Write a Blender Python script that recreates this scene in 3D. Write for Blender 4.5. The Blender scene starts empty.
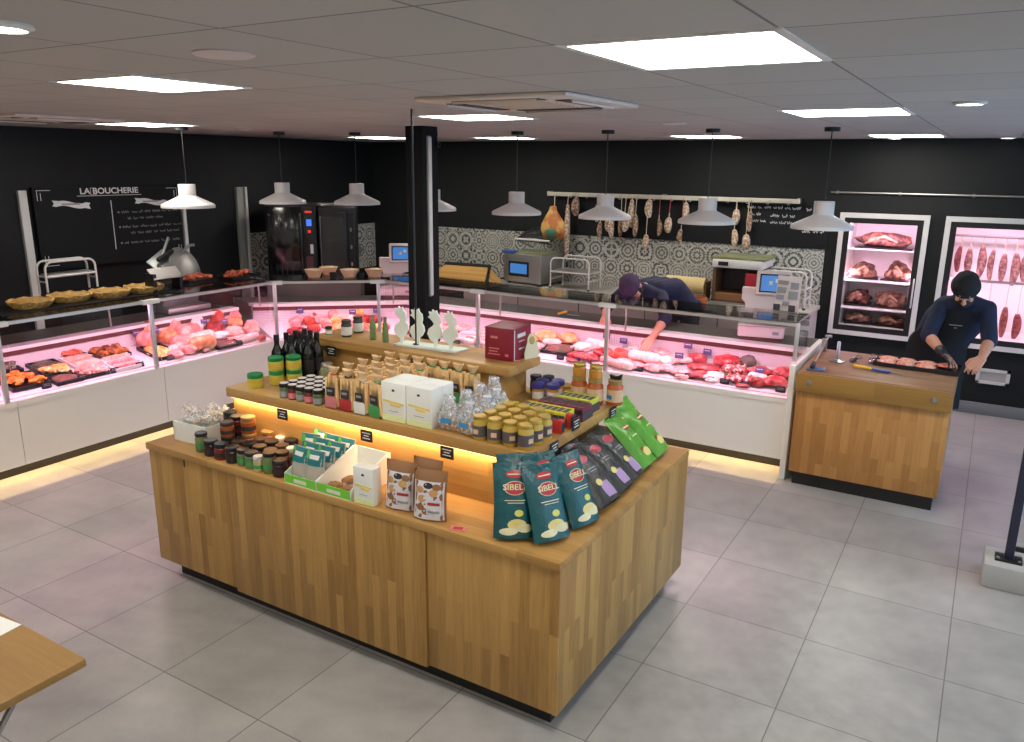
import bpy, bmesh, math, random
from mathutils import Vector, Matrix, noise
PI = math.pi
rnd = random.Random(7)
SC = bpy.context.scene
COL = SC.collection
R = math.radians

# ------------------------------------------------------------------ materials
def lin(c):
    return tuple((x / 12.92 if x <= .04045 else ((x + .055) / 1.055) ** 2.4) for x in c)
def rgb(r, g, b):
    return lin((r / 255, g / 255, b / 255))
MATS = {}
class NT:
    def __init__(s, name):
        s.m = bpy.data.materials.new(name); s.m.use_nodes = True
        s.t = s.m.node_tree; s.b = s.t.nodes['Principled BSDF']; s.out = s.t.nodes['Material Output']
    def n(s, typ, **kw):
        n = s.t.nodes.new(typ)
        for k, v in kw.items():
            setattr(n, k, v)
        return n
    def l(s, a, b): s.t.links.new(a, b)
    def val(s, sock, v):
        if hasattr(v, 'node'): s.l(v, sock)
        else: sock.default_value = v
    def math(s, op, a, b=0.0, c=0.0):
        n = s.n('ShaderNodeMath', operation=op)
        for i, v in enumerate((a, b, c)): s.val(n.inputs[i], v)
        return n.outputs[0]
    def mix(s, f, a, b):
        n = s.n('ShaderNodeMix', data_type='RGBA')
        s.val(n.inputs[0], f)
        s.val(n.inputs[6], a if hasattr(a, 'node') else (*a, 1)); s.val(n.inputs[7], b if hasattr(b, 'node') else (*b, 1))
        return n.outputs[2]
    def coord(s, scale=(1, 1, 1), src='Object'):
        tc = s.n('ShaderNodeTexCoord'); mp = s.n('ShaderNodeMapping')
        mp.inputs['Scale'].default_value = scale
        s.l(tc.outputs[src], mp.inputs[0]); return mp.outputs[0]
    def noise(s, vec, scale, detail=4, rough=.55):
        n = s.n('ShaderNodeTexNoise'); s.l(vec, n.inputs['Vector'])
        n.inputs['Scale'].default_value = scale; n.inputs['Detail'].default_value = detail; n.inputs['Roughness'].default_value = rough
        return n.outputs['Fac']
    def ramp(s, fac, stops):
        n = s.n('ShaderNodeValToRGB'); s.l(fac, n.inputs[0])
        e = n.color_ramp.elements
        while len(e) < len(stops): e.new(.5)
        for i, (p, c) in enumerate(stops):
            e[i].position = p; e[i].color = (*c, 1)
        return n.outputs[0]
    def bump(s, h, strength=.2, dist=.01):
        n = s.n('ShaderNodeBump'); n.inputs['Strength'].default_value = strength; n.inputs['Distance'].default_value = dist
        s.l(h, n.inputs['Height']); s.l(n.outputs[0], s.b.inputs['Normal'])

def plain(name, c, rough=.5, metal=0, spec=None, trans=0, emit=None, es=1, coat=0, alpha=1, var=0):
    if name in MATS: return MATS[name]
    k = NT(name); b = k.b
    b.inputs['Base Color'].default_value = (*c, 1); b.inputs['Roughness'].default_value = rough; b.inputs['Metallic'].default_value = metal
    if spec is not None: b.inputs['Specular IOR Level'].default_value = spec
    if trans: b.inputs['Transmission Weight'].default_value = trans
    if coat: b.inputs['Coat Weight'].default_value = coat
    if alpha < 1: b.inputs['Alpha'].default_value = alpha
    if emit:
        b.inputs['Emission Color'].default_value = (*emit, 1); b.inputs['Emission Strength'].default_value = es
    if var:
        f = k.noise(k.coord(), 9, 5)
        d = tuple(x * (1 - var) for x in c); u = tuple(min(1, x * (1 + var)) for x in c)
        k.l(k.ramp(f, [(.3, d), (.7, u)]), b.inputs['Base Color'])
    MATS[name] = k.m; return k.m

def speckle(name, a, b_, scale=40, rough=.45, t=(.45, .58), bump=.15, detail=3):
    """two-tone procedural: fat and lean, crust and crumb ..."""
    if name in MATS: return MATS[name]
    k = NT(name); f = k.noise(k.coord(), scale, detail)
    k.l(k.ramp(f, [(t[0], a), (t[1], b_)]), k.b.inputs['Base Color'])
    k.b.inputs['Roughness'].default_value = rough
    if bump: k.bump(f, bump, .004)
    MATS[name] = k.m; return k.m

def wood(name, axis, c1, c2, stave=.045, length=.45, rough=.42, spec=.4):
    k = NT(name)
    tc = k.n('ShaderNodeTexCoord'); sp = k.n('ShaderNodeSeparateXYZ'); k.l(tc.outputs['Object'], sp.inputs[0])
    cb = k.n('ShaderNodeCombineXYZ')
    xy = k.math('ADD', sp.outputs[0], sp.outputs[1])
    if axis == 'z':
        k.l(sp.outputs[2], cb.inputs[0]); k.l(xy, cb.inputs[1])
    elif axis == 'x':
        k.l(sp.outputs[0], cb.inputs[0]); k.l(k.math('ADD', sp.outputs[1], sp.outputs[2]), cb.inputs[1])
    else:
        k.l(sp.outputs[1], cb.inputs[0]); k.l(k.math('ADD', sp.outputs[0], sp.outputs[2]), cb.inputs[1])
    br = k.n('ShaderNodeTexBrick'); k.l(cb.outputs[0], br.inputs['Vector'])
    br.offset = .37; br.offset_frequency = 2
    for nm, v in (('Scale', 1), ('Mortar Size', .0006), ('Mortar Smooth', .3), ('Bias', 0), ('Brick Width', length), ('Row Height', stave)):
        br.inputs[nm].default_value = v
    br.inputs['Color1'].default_value = (0, 0, 0, 1); br.inputs['Color2'].default_value = (1, 1, 1, 1); br.inputs['Mortar'].default_value = (.25, .25, .25, 1)
    mp = k.n('ShaderNodeMapping'); k.l(cb.outputs[0], mp.inputs[0]); mp.inputs['Scale'].default_value = (2.2, 34, 1)
    g = k.noise(mp.outputs[0], 2.2, 6, .65)
    f = k.math('ADD', k.math('MULTIPLY', br.outputs['Color'], .40), k.math('MULTIPLY', g, .62))
    k.l(k.ramp(f, [(.12, c1), (.95, c2)]), k.b.inputs['Base Color'])
    k.b.inputs['Roughness'].default_value = rough; k.b.inputs['Specular IOR Level'].default_value = spec
    k.bump(g, .06, .003)
    MATS[name] = k.m; return k.m

OAK1, OAK2 = rgb(128, 90, 42), rgb(202, 160, 94)
wood('oak_upright', 'z', OAK1, OAK2)
wood('oak_long', 'x', rgb(146, 105, 52), rgb(198, 156, 92), .07, .9)
wood('oak_cross', 'y', rgb(140, 98, 52), rgb(190, 146, 90), .07, .9)
wood('block_upright', 'z', rgb(150, 100, 50), rgb(206, 152, 88), .05, .3)
wood('block_top', 'x', rgb(120, 84, 58), rgb(168, 124, 88), .06, .5, .5)
wood('table_wood', 'x', rgb(126, 90, 40), rgb(172, 130, 66), .12, .8)

def floor_mat():
    k = NT('floor_tile'); v = k.coord()
    br = k.n('ShaderNodeTexBrick'); k.l(v, br.inputs['Vector']); br.offset = 0
    for nm, x in (('Scale', 1), ('Mortar Size', .0028), ('Mortar Smooth', .1), ('Bias', 0), ('Brick Width', .6), ('Row Height', .6)):
        br.inputs[nm].default_value = x
    br.inputs['Color1'].default_value = (.92, .92, .92, 1); br.inputs['Color2'].default_value = (1.08, 1.08, 1.08, 1)
    br.inputs['Mortar'].default_value = (.42, .42, .42, 1)
    n1 = k.noise(v, 2.3, 6, .6); n2 = k.noise(v, 9, 5, .6)
    f = k.math('ADD', k.math('MULTIPLY', n1, .7), k.math('MULTIPLY', n2, .3))
    c = k.ramp(f, [(.3, rgb(138, 135, 131)), (.7, rgb(172, 168, 163))])
    mu = k.n('ShaderNodeMix', data_type='RGBA', blend_type='MULTIPLY'); mu.inputs[0].default_value = 1
    k.l(c, mu.inputs[6]); k.l(br.outputs['Color'], mu.inputs[7]); k.l(mu.outputs[2], k.b.inputs['Base Color'])
    k.l(k.ramp(n2, [(.3, (.30,) * 3), (.7, (.40,) * 3)]), k.b.inputs['Roughness'])
    k.bump(br.outputs['Fac'], -.3, .003)
    MATS['floor'] = k.m
floor_mat()

def ceil_mat():
    k = NT('ceiling_panel')
    tc = k.n('ShaderNodeTexCoord'); mp = k.n('ShaderNodeMapping'); k.l(tc.outputs['Object'], mp.inputs[0])
    mp.inputs['Location'].default_value = (-.085 + .515 * 40, 1.31 + .53 * 40, 0)
    br = k.n('ShaderNodeTexBrick'); k.l(mp.outputs[0], br.inputs['Vector']); br.offset = 0
    for nm, x in (('Scale', 1), ('Mortar Size', .004), ('Mortar Smooth', .1), ('Bias', 0), ('Brick Width', .515), ('Row Height', .53)):
        br.inputs[nm].default_value = x
    br.inputs['Color1'].default_value = (*rgb(184, 181, 176), 1); br.inputs['Color2'].default_value = (*rgb(190, 187, 182), 1)
    br.inputs['Mortar'].default_value = (*rgb(126, 125, 123), 1)
    k.l(br.outputs['Color'], k.b.inputs['Base Color']); k.b.inputs['Roughness'].default_value = .85
    MATS['ceiling'] = k.m
ceil_mat()

def encaustic():
    k = NT('patterned_wall_tile')
    tc = k.n('ShaderNodeTexCoord'); sp = k.n('ShaderNodeSeparateXYZ'); k.l(tc.outputs['Object'], sp.inputs[0])
    s = .2
    u = k.math('DIVIDE', k.math('ADD', sp.outputs[0], sp.outputs[1]), s); v = k.math('DIVIDE', sp.outputs[2], s)
    iu, iv = k.math('FLOOR', u), k.math('FLOOR', v)
    fu = k.math('ABSOLUTE', k.math('SUBTRACT', k.math('FRACT', u), .5)); fv = k.math('ABSOLUTE', k.math('SUBTRACT', k.math('FRACT', v), .5))
    cb = k.n('ShaderNodeCombineXYZ'); k.l(iu, cb.inputs[0]); k.l(iv, cb.inputs[1])
    wn = k.n('ShaderNodeTexWhiteNoise', noise_dimensions='2D'); k.l(cb.outputs[0], wn.inputs['Vector'])
    w = wn.outputs['Value']
    mx = k.math('MAXIMUM', fu, fv); mn = k.math('MINIMUM', fu, fv)
    c2 = k.n('ShaderNodeCombineXYZ'); k.l(mx, c2.inputs[0]); k.l(mn, c2.inputs[1]); k.l(k.math('MULTIPLY', w, 60), c2.inputs[2])
    f = k.noise(c2.outputs[0], 12.5, 2, .5)
    r = k.math('SQRT', k.math('ADD', k.math('MULTIPLY', fu, fu), k.math('MULTIPLY', fv, fv)))
    ring = k.math('MULTIPLY', k.math('SINE', k.math('MULTIPLY', r, k.math('ADD', 18, k.math('MULTIPLY', w, 26)))), .12)
    f = k.math('ADD', f, ring)
    pat = k.ramp(f, [(.46, (0, 0, 0)), (.52, (1, 1, 1))])
    dark = k.ramp(w, [(.2, rgb(66, 67, 66)), (.8, rgb(116, 116, 110))])
    col = k.mix(pat, dark, rgb(184, 182, 172))
    grout = k.math('GREATER_THAN', mx, .487)
    k.l(k.mix(grout, col, rgb(180, 176, 168)), k.b.inputs['Base Color']); k.b.inputs['Roughness'].default_value = .4
    MATS['encaustic'] = k.m
encaustic()

def glass(name, tint=(1, 1, 1), refl=.12, rough=.02):
    k = NT(name); k.t.nodes.remove(k.b)
    tr = k.n('ShaderNodeBsdfTransparent'); tr.inputs[0].default_value = (*tint, 1)
    gl = k.n('ShaderNodeBsdfGlossy'); gl.inputs['Roughness'].default_value = rough
    fr = k.n('ShaderNodeFresnel'); fr.inputs[0].default_value = 1.45
    f = k.math('MULTIPLY', fr.outputs[0], refl * 8)
    mx = k.n('ShaderNodeMixShader'); k.l(k.math('MINIMUM', f, .9), mx.inputs[0]); k.l(tr.outputs[0], mx.inputs[1]); k.l(gl.outputs[0], mx.inputs[2])
    k.l(mx.outputs[0], k.out.inputs[0]); MATS[name] = k.m
glass('glass', (.97, .98, .98), .07); glass('glass_shelf', (.88, .9, .9), .13); glass('fridge_glass', (.97, .97, .97), .05)
glass('film', (.93, .94, .95), .16, .15)
def crinkle():
    k = NT('crinkled_film'); k.b.inputs['Base Color'].default_value = (*rgb(226, 228, 232), 1); k.b.inputs['Roughness'].default_value = .22
    f = k.noise(k.coord(), 70, 3); k.l(k.ramp(f, [(.42, (.04, .04, .04)), (.62, (.75, .75, .75))]), k.b.inputs['Alpha']); k.bump(f, .6, .004); MATS['crinkle'] = k.m
crinkle(); glass('jar_glass', (.93, .95, .93), .08, .05)

P = plain
P('wall_dark', rgb(29, 30, 30), .75, spec=.25); P('wall_black', rgb(17, 17, 18), .6, spec=.3); P('wall_pale', rgb(205, 203, 200), .8)
P('black', rgb(14, 14, 15), .45); P('black_matt', rgb(22, 21, 22), .8, spec=.2); P('plinth_black', rgb(20, 17, 15), .5)
P('counter_white', rgb(236, 231, 222), .38); P('white', rgb(232, 230, 226), .45); P('white_gloss', rgb(236, 234, 232), .2)
P('lamp_white', rgb(206, 200, 198), .5); P('deck', rgb(225, 222, 222), .35)
P('slicer_grey', rgb(128, 130, 126), .38, .5); P('steel', rgb(180, 178, 175), .3, 1); P('steel_dull', rgb(160, 158, 154), .45, .9); P('alu', rgb(214, 212, 210), .35, .6)
P('worktop_grey', rgb(84, 78, 75), .4, .3); P('bench_grey', rgb(172, 166, 158), .45); P('skirt_grey', rgb(120, 119, 118), .6)
P('concrete', rgb(172, 170, 166), .8, var=.06); P('post_blue', rgb(46, 48, 66), .4, .3); P('trim_white', rgb(206, 202, 198), .5); P('trim_grey', rgb(138, 138, 130), .5)
P('brown_strip', rgb(92, 48, 48), .5); P('chalkboard', rgb(25, 25, 27), .7, spec=.2); P('chalk', rgb(214, 214, 212), .9); P('chalk_dim', rgb(150, 150, 150), .9)
P('light_panel', (1, 1, 1), .5, emit=(1, .965, .885), es=15.0); P('down_light', (1, 1, 1), .5, emit=(1, .98, .94), es=14)
P('led_warm', (1, .9, .6), .5, emit=(1, .74, .38), es=3); P('tube_off', rgb(205, 200, 196), .5)
P('screen', rgb(30, 60, 100), .2, emit=rgb(64, 116, 178), es=.75); P('screen_red', rgb(120, 30, 20), .3, emit=rgb(220, 50, 30), es=.8); P('screen_blue', rgb(40, 70, 150), .3, emit=rgb(60, 110, 230), es=1)
P('oven_glass', rgb(10, 10, 10), .12, spec=.8); P('oven_grey', rgb(52, 54, 52), .25)
P('skin', rgb(208, 150, 124), .5); P('navy', rgb(27, 35, 62), .85, var=.12); P('navy_purple', rgb(38, 38, 70), .85, var=.12); P('apron_black', rgb(20, 22, 28), .85, var=.1)
P('cap_black', rgb(24, 26, 28), .9); P('cap_plum', rgb(74, 52, 84), .85); P('glove', rgb(34, 34, 36), .5); P('mask', rgb(30, 28, 32), .8); P('hair', rgb(38, 26, 22), .8); P('beard', rgb(46, 30, 26), .9)
P('shoe', rgb(24, 24, 24), .6); P('trouser', rgb(30, 32, 40), .85); P('eye_white', rgb(230, 226, 220), .3); P('eye_dark', rgb(40, 28, 20), .3)
P('green_lid', rgb(18, 128, 66), .4); P('yellow_label', rgb(206, 176, 62), .5); P('lime_label', rgb(188, 190, 80), .5); P('cream', rgb(226, 214, 178), .5)
P('bottle', rgb(12, 14, 12), .12, spec=.7); P('bottle_cap', rgb(16, 12, 14), .35); P('bottle_label', rgb(36, 34, 38), .6)
P('lid_black', rgb(24, 22, 24), .35); P('lid_white', rgb(214, 206, 202), .4); P('lid_gold', rgb(196, 164, 84), .35, .7); P('lid_silver', rgb(186, 182, 176), .3, .8); P('lid_blue', rgb(56, 52, 128), .45); P('lid_brown', rgb(66, 46, 38), .4); P('lid_pale_gold', rgb(170, 140, 84), .4, .3)
P('jam_dark', rgb(46, 20, 22), .3); P('jam_red', rgb(120, 34, 26), .3); P('jam_amber', rgb(150, 76, 30), .3); P('jam_green', rgb(96, 118, 78), .35); P('jam_pale', rgb(190, 176, 130), .35)
P('mustard_label', rgb(92, 84, 88), .5); P('mustard', rgb(190, 160, 66), .4); P('honey', rgb(186, 92, 34), .25); P('honey_light', rgb(196, 136, 56), .25); P('pickle', rgb(112, 122, 76), .4); P('orange_jam', rgb(206, 140, 62), .35)
P('label_white', rgb(222, 220, 214), .6); P('label_peach', rgb(222, 184, 146), .6); P('label_blue', rgb(46, 130, 180), .6); P('label_grey', rgb(150, 150, 156), .6); P('label_black', rgb(34, 34, 38), .6); P('label_red', rgb(170, 44, 46), .6); P('label_pink', rgb(206, 122, 126), .6); P('label_green', rgb(70, 150, 84), .6); P('label_dark', rgb(44, 40, 44), .6)
P('bag_tan', rgb(222, 190, 146), .6); P('kraft', rgb(190, 148, 100), .7); P('kraft_brown', rgb(140, 98, 60), .6); P('stick', rgb(236, 196, 138), .7); P('stick_dark', rgb(176, 122, 72), .7)
P('carton_white', rgb(232, 234, 228), .55); P('carton_yellow', rgb(232, 208, 112), .55); P('carton_lime', rgb(226, 236, 176), .55); P('green_bright', rgb(116, 206, 58), .55); P('green_mid', rgb(92, 176, 66), .55)
P('pouch_clear', rgb(222, 222, 216), .3, alpha=.5); P('teal_pack', rgb(24, 112, 116), .4); P('teal_chip', rgb(22, 84, 90), .32); P('black_chip', rgb(48, 50, 50), .34); P('green_chip', rgb(88, 158, 44), .32); P('chip_red', rgb(176, 40, 54), .4); P('chip_pink', rgb(204, 96, 128), .4); P('chip_lilac', rgb(176, 146, 186), .4); P('potato', rgb(222, 206, 128), .5); P('chip_cream', rgb(222, 214, 172), .5); P('lime', rgb(206, 204, 96), .5)
P('maroon_box', rgb(136, 22, 44), .45); P('maroon_side', rgb(112, 18, 38), .45); P('wine_pack', rgb(120, 40, 62), .5); P('yellow_pack', rgb(206, 196, 40), .5); P('lime_pack', rgb(186, 196, 52), .5); P('grey_pack', rgb(70, 66, 70), .5); P('red_pack', rgb(196, 52, 48), .5)
P('peanut', rgb(196, 150, 92), .6); P('walnut', rgb(150, 106, 66), .7); P('candy', rgb(226, 204, 170), .6); P('tube_green', rgb(112, 140, 92), .2); P('dark_green', rgb(44, 58, 44), .4); P('jar_olive', rgb(120, 124, 86), .3)
P('tray_black', rgb(26, 24, 28), .35); P('tray_white', rgb(226, 224, 222), .4); P('tag_black', rgb(28, 27, 38), .5); P('tag_purple', rgb(84, 76, 128), .5)
P('knife_yellow', rgb(226, 180, 40), .4); P('knife_blue', rgb(52, 84, 156), .4); P('pad_blue', rgb(92, 104, 132), .4)
P('scale_white', rgb(228, 214, 210), .4); P('scale_grey', rgb(176, 168, 164), .4); P('red_plate', rgb(150, 24, 34), .4)
P('paper_roll', rgb(206, 180, 126), .7); P('paper_dark', rgb(92, 66, 40), .7); P('terracotta', rgb(176, 96, 52), .7)
P('rail_wood', rgb(186, 178, 162), .6); P('string_red', rgb(150, 60, 66), .7); P('string', rgb(196, 180, 150), .8); P('cassette', rgb(226, 212, 200), .5); P('disc_pale', rgb(222, 208, 206), .5)
P('net_white', rgb(216, 214, 220), .8); P('window_pane', rgb(210, 225, 240), .1)
P('terrine_grey', rgb(112, 106, 98), .5); P('green_leaf', rgb(72, 110, 62), .6); P('ham_green', rgb(64, 112, 90), .5); P('rooster_white', rgb(224, 234, 224), .5)
speckle('meat_red', rgb(150, 44, 50), rgb(196, 96, 96), 26, .3); speckle('meat_bright', rgb(176, 48, 56), rgb(206, 104, 104), 18, .28)
speckle('meat_dark', rgb(128, 28, 32), rgb(172, 56, 56), 26, .3); speckle('meat_pink', rgb(206, 146, 140), rgb(236, 194, 188), 22, .35)
speckle('fat_white', rgb(240, 214, 204), rgb(250, 236, 230), 20, .4); speckle('marbled', rgb(150, 46, 48), rgb(236, 206, 198), 34, .32, (.5, .6))
speckle('poultry', rgb(230, 164, 104), rgb(244, 196, 140), 18, .4); speckle('sausage_pale', rgb(230, 178, 164), rgb(244, 208, 196), 60, .4); speckle('sausage_red', rgb(176, 56, 44), rgb(206, 96, 76), 70, .4)
speckle('ham_pink', rgb(230, 144, 134), rgb(246, 190, 178), 12, .4); speckle('ham_rind', rgb(216, 130, 84), rgb(236, 176, 130), 16, .4); speckle('dry_sausage', rgb(150, 116, 96), rgb(206, 190, 166), 38, .7)
speckle('dry_sausage_dark', rgb(112, 78, 62), rgb(176, 150, 126), 40, .7); speckle('fridge_sausage', rgb(112, 74, 66), rgb(168, 126, 114), 30, .6); speckle('fridge_sausage_red', rgb(104, 40, 40), rgb(142, 74, 68), 30, .5)
speckle('aged_beef', rgb(94, 54, 44), rgb(176, 128, 104), 16, .5, (.42, .62)); speckle('aged_beef_dark', rgb(74, 40, 36), rgb(150, 92, 76), 18, .5); speckle('aged_fat', rgb(170, 120, 92), rgb(206, 168, 142), 12, .5)
speckle('crust', rgb(176, 130, 66), rgb(214, 176, 108), 30, .7); speckle('crust_fill', rgb(190, 156, 84), rgb(158, 112, 60), 24, .6); speckle('carrot', rgb(222, 112, 34), rgb(240, 160, 70), 60, .5, bump=.8)
speckle('gratin', rgb(222, 168, 84), rgb(244, 220, 150), 22, .5, bump=.5); speckle('roast', rgb(128, 62, 30), rgb(206, 128, 58), 22, .4, bump=.6); speckle('salad_dark', rgb(60, 58, 44), rgb(130, 122, 92), 50, .5, bump=.8)
speckle('slices', rgb(232, 186, 166), rgb(248, 220, 202), 20, .4); speckle('slices_pink', rgb(226, 140, 140), rgb(244, 186, 180), 20, .4); speckle('chop_pink', rgb(222, 124, 106), rgb(238, 172, 150), 26, .35)
speckle('ham_cured', rgb(176, 104, 50), rgb(198, 158, 84), 9, .6); speckle('red_kebab', rgb(186, 76, 52), rgb(226, 130, 96), 30, .4, bump=.6); speckle('mesh_perf', rgb(228, 214, 216), rgb(206, 190, 194), 120, .5, bump=0)
speckle('pate', rgb(92, 58, 52), rgb(140, 96, 84), 60, .5)

for n_ in ('teal_chip', 'black_chip', 'green_chip'):
    nt = MATS[n_].node_tree; tc = nt.nodes.new('ShaderNodeTexCoord'); nz = nt.nodes.new('ShaderNodeTexNoise'); bp = nt.nodes.new('ShaderNodeBump')
    nz.inputs['Scale'].default_value = 26; nz.inputs['Detail'].default_value = 3; nz.inputs['Distortion'].default_value = 1.2; bp.inputs['Strength'].default_value = .55; bp.inputs['Distance'].default_value = .012
    nt.links.new(tc.outputs['Object'], nz.inputs['Vector']); nt.links.new(nz.outputs['Fac'], bp.inputs['Height']); nt.links.new(bp.outputs[0], nt.nodes['Principled BSDF'].inputs['Normal'])
def perforated():
    k = NT('perforated_panel'); v = k.coord()
    sp = k.n('ShaderNodeSeparateXYZ'); k.l(v, sp.inputs[0])
    a = k.math('SINE', k.math('MULTIPLY', k.math('ADD', k.math('ADD', sp.outputs[0], sp.outputs[1]), sp.outputs[2]), 190))
    b = k.math('SINE', k.math('MULTIPLY', k.math('SUBTRACT', k.math('ADD', sp.outputs[0], sp.outputs[1]), sp.outputs[2]), 190))
    f = k.math('MULTIPLY', a, b)
    k.l(k.ramp(f, [(.45, rgb(228, 222, 224)), (.7, rgb(150, 138, 144))]), k.b.inputs['Base Color']); k.b.inputs['Roughness'].default_value = .45
    MATS['perforated'] = k.m
perforated()

# ------------------------------------------------------------------ mesh helpers
class MB:
    def __init__(s): s.bm = bmesh.new(); s.slots = []; s.cur = 0
    def mat(s, name):
        if name not in s.slots: s.slots.append(name)
        s.cur = s.slots.index(name); return s
    def _new(s, verts):
        if s.cur:
            fs = {f for v in verts for f in v.link_faces}
            for f in fs: f.material_index = s.cur
        return verts
    def poly(s, pts, faces):
        vs = [s.bm.verts.new(p) for p in pts]
        for f in faces:
            try:
                fc = s.bm.faces.new([vs[i] for i in f]); fc.material_index = s.cur
            except ValueError: pass
        return vs
    def box(s, x0, x1, y0, y1, z0, z1, bev=0):
        vs = s.poly([(x0, y0, z0), (x1, y0, z0), (x1, y1, z0), (x0, y1, z0), (x0, y0, z1), (x1, y0, z1), (x1, y1, z1), (x0, y1, z1)],
                    [(3, 2, 1, 0), (4, 5, 6, 7), (0, 1, 5, 4), (1, 2, 6, 5), (2, 3, 7, 6), (3, 0, 4, 7)])
        if bev:
            es = list({e for v in vs for e in v.link_edges})
            r = bmesh.ops.bevel(s.bm, geom=es, offset=bev, segments=2, affect='EDGES', profile=.5)
            for f in r['faces']: f.material_index = s.cur
        return s
    def obox(s, c, size, rot=(0, 0, 0), bev=0):
        n0 = len(s.bm.verts); hx, hy, hz = (a / 2 for a in size)
        t = MB(); t.box(-hx, hx, -hy, hy, -hz, hz, bev)
        M = Matrix.Translation(c) @ (rot if isinstance(rot, Matrix) else Matrix.Rotation(rot[2], 4, 'Z') @ Matrix.Rotation(rot[1], 4, 'Y') @ Matrix.Rotation(rot[0], 4, 'X'))
        s.merge(t, M); return s
    def merge(s, t, M=Matrix()):
        mp = {}
        for v in t.bm.verts: mp[v] = s.bm.verts.new(M @ v.co)
        for f in t.bm.faces:
            try:
                g = s.bm.faces.new([mp[v] for v in f.verts])
                if t.slots:
                    n = t.slots[f.material_index]
                    if n not in s.slots: s.slots.append(n)
                    g.material_index = s.slots.index(n)
                else: g.material_index = s.cur
                g.smooth = f.smooth
            except ValueError: pass
        t.bm.free(); return s
    def prism(s, poly, z0, z1):
        n = len(poly)
        s.poly([(x, y, z0) for x, y in poly] + [(x, y, z1) for x, y in poly],
               [tuple(reversed(range(n))), tuple(range(n, 2 * n))] + [(i, (i + 1) % n, n + (i + 1) % n, n + i) for i in range(n)]); return s
    def plate(s, poly, y0, y1):
        """outline in x,z extruded along y"""
        n = len(poly)
        s.poly([(x, y0, z) for x, z in poly] + [(x, y1, z) for x, z in poly],
               [tuple(range(n)), tuple(reversed(range(n, 2 * n)))] + [((i + 1) % n, i, n + i, n + (i + 1) % n) for i in range(n)]); return s
    def lathe(s, prof, c=(0, 0, 0), seg=16, M=None):
        M = M or Matrix.Translation(c); rings = []
        for r, z in prof:
            if r < 1e-5: rings.append([s.bm.verts.new(M @ Vector((0, 0, z)))])
            else: rings.append([s.bm.verts.new(M @ Vector((r * math.cos(2 * PI * i / seg), r * math.sin(2 * PI * i / seg), z))) for i in range(seg)])
        for a, b in zip(rings, rings[1:]):
            for i in range(seg):
                j = (i + 1) % seg
                q = [a[i % len(a)], a[j % len(a)], b[j % len(b)], b[i % len(b)]]
                q = list(dict.fromkeys(q))
                if len(q) > 2:
                    try:
                        f = s.bm.faces.new(q); f.material_index = s.cur
                    except ValueError: pass
        for rg, rev in ((rings[0], True), (rings[-1], False)):
            if len(rg) > 2:
                f = s.bm.faces.new(list(reversed(rg)) if rev else rg); f.material_index = s.cur
        return s
    def cyl(s, c, r, h, seg=16): return s.lathe([(r, 0), (r, h)], c, seg)
    def tube(s, pts, r, seg=8, closed=False):
        pts = [Vector(p) for p in pts]; n = len(pts); rings = []
        rr = r if isinstance(r, (list, tuple)) else [r] * n
        up = Vector((0, 0, 1)); last = None
        for i, p in enumerate(pts):
            if closed: t = pts[(i + 1) % n] - pts[i - 1]
            else: t = pts[min(i + 1, n - 1)] - pts[max(i - 1, 0)]
            t.normalize()
            a = t.cross(up)
            if a.length < .05: a = t.cross(Vector((1, 0, 0)))
            if last is not None and (last - t * last.dot(t)).length > .1: a = last - t * last.dot(t)   # carry the frame along
            a.normalize(); last = a; b = a.cross(t)
            rings.append([s.bm.verts.new(p + (a * math.cos(2 * PI * k / seg) + b * math.sin(2 * PI * k / seg)) * rr[i]) for k in range(seg)])
        prs = list(zip(rings, rings[1:])) + ([(rings[-1], rings[0])] if closed else [])
        for a, b in prs:
            for k in range(seg):
                f = s.bm.faces.new((a[k], a[(k + 1) % seg], b[(k + 1) % seg], b[k])); f.material_index = s.cur
        if not closed:
            for rg, rev in ((rings[0], False), (rings[-1], True)):
                f = s.bm.faces.new(list(reversed(rg)) if rev else rg); f.material_index = s.cur
        return s
    def blob(s, c, r, amp=.15, seed=0, freq=2.2, sub=3, flat=None, rot=0):
        t = MB(); bmesh.ops.create_icosphere(t.bm, subdivisions=sub, radius=1)
        M = Matrix.Rotation(rot, 3, 'Z')
        for v in t.bm.verts:
            d = 1 + amp * noise.noise(v.co * freq + Vector((seed * 3.7, seed * 1.3, 0)))
            p = Vector((v.co.x * r[0] * d, v.co.y * r[1] * d, v.co.z * r[2] * d))
            if flat is not None and p.z < -r[2] * flat: p.z = -r[2] * flat
            v.co = M @ p + Vector(c)
        for f in t.bm.faces: f.smooth = True
        return s.merge(t)
    def capsule(s, a, b, ra, rb, seg=14, k=4):
        a, b = Vector(a), Vector(b); d = b - a; L = d.length
        if L < 1e-6: d = Vector((0, 0, 1))
        q = d.to_track_quat('Z', 'Y').to_matrix().to_4x4()
        prof = [(ra * math.cos(t), -ra * math.sin(t)) for t in [PI / 2 * (k - i) / k for i in range(k)]] + [(ra, 0), (rb, L)] + [(rb * math.cos(t), L + rb * math.sin(t)) for t in [PI / 2 * (i + 1) / k for i in range(k)]]
        prof = [(0, prof[0][1])] + prof[1:-1] + [(0, prof[-1][1])]
        return s.lathe(prof, seg=seg, M=Matrix.Translation(a) @ q)
    def ell(s, c, r, M=None, sub=3):
        t = MB(); bmesh.ops.create_icosphere(t.bm, subdivisions=sub, radius=1)
        Q = Matrix.Translation(c) @ (M or Matrix()) @ Matrix.Diagonal((*r, 1))
        return s.merge(t, Q)
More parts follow.
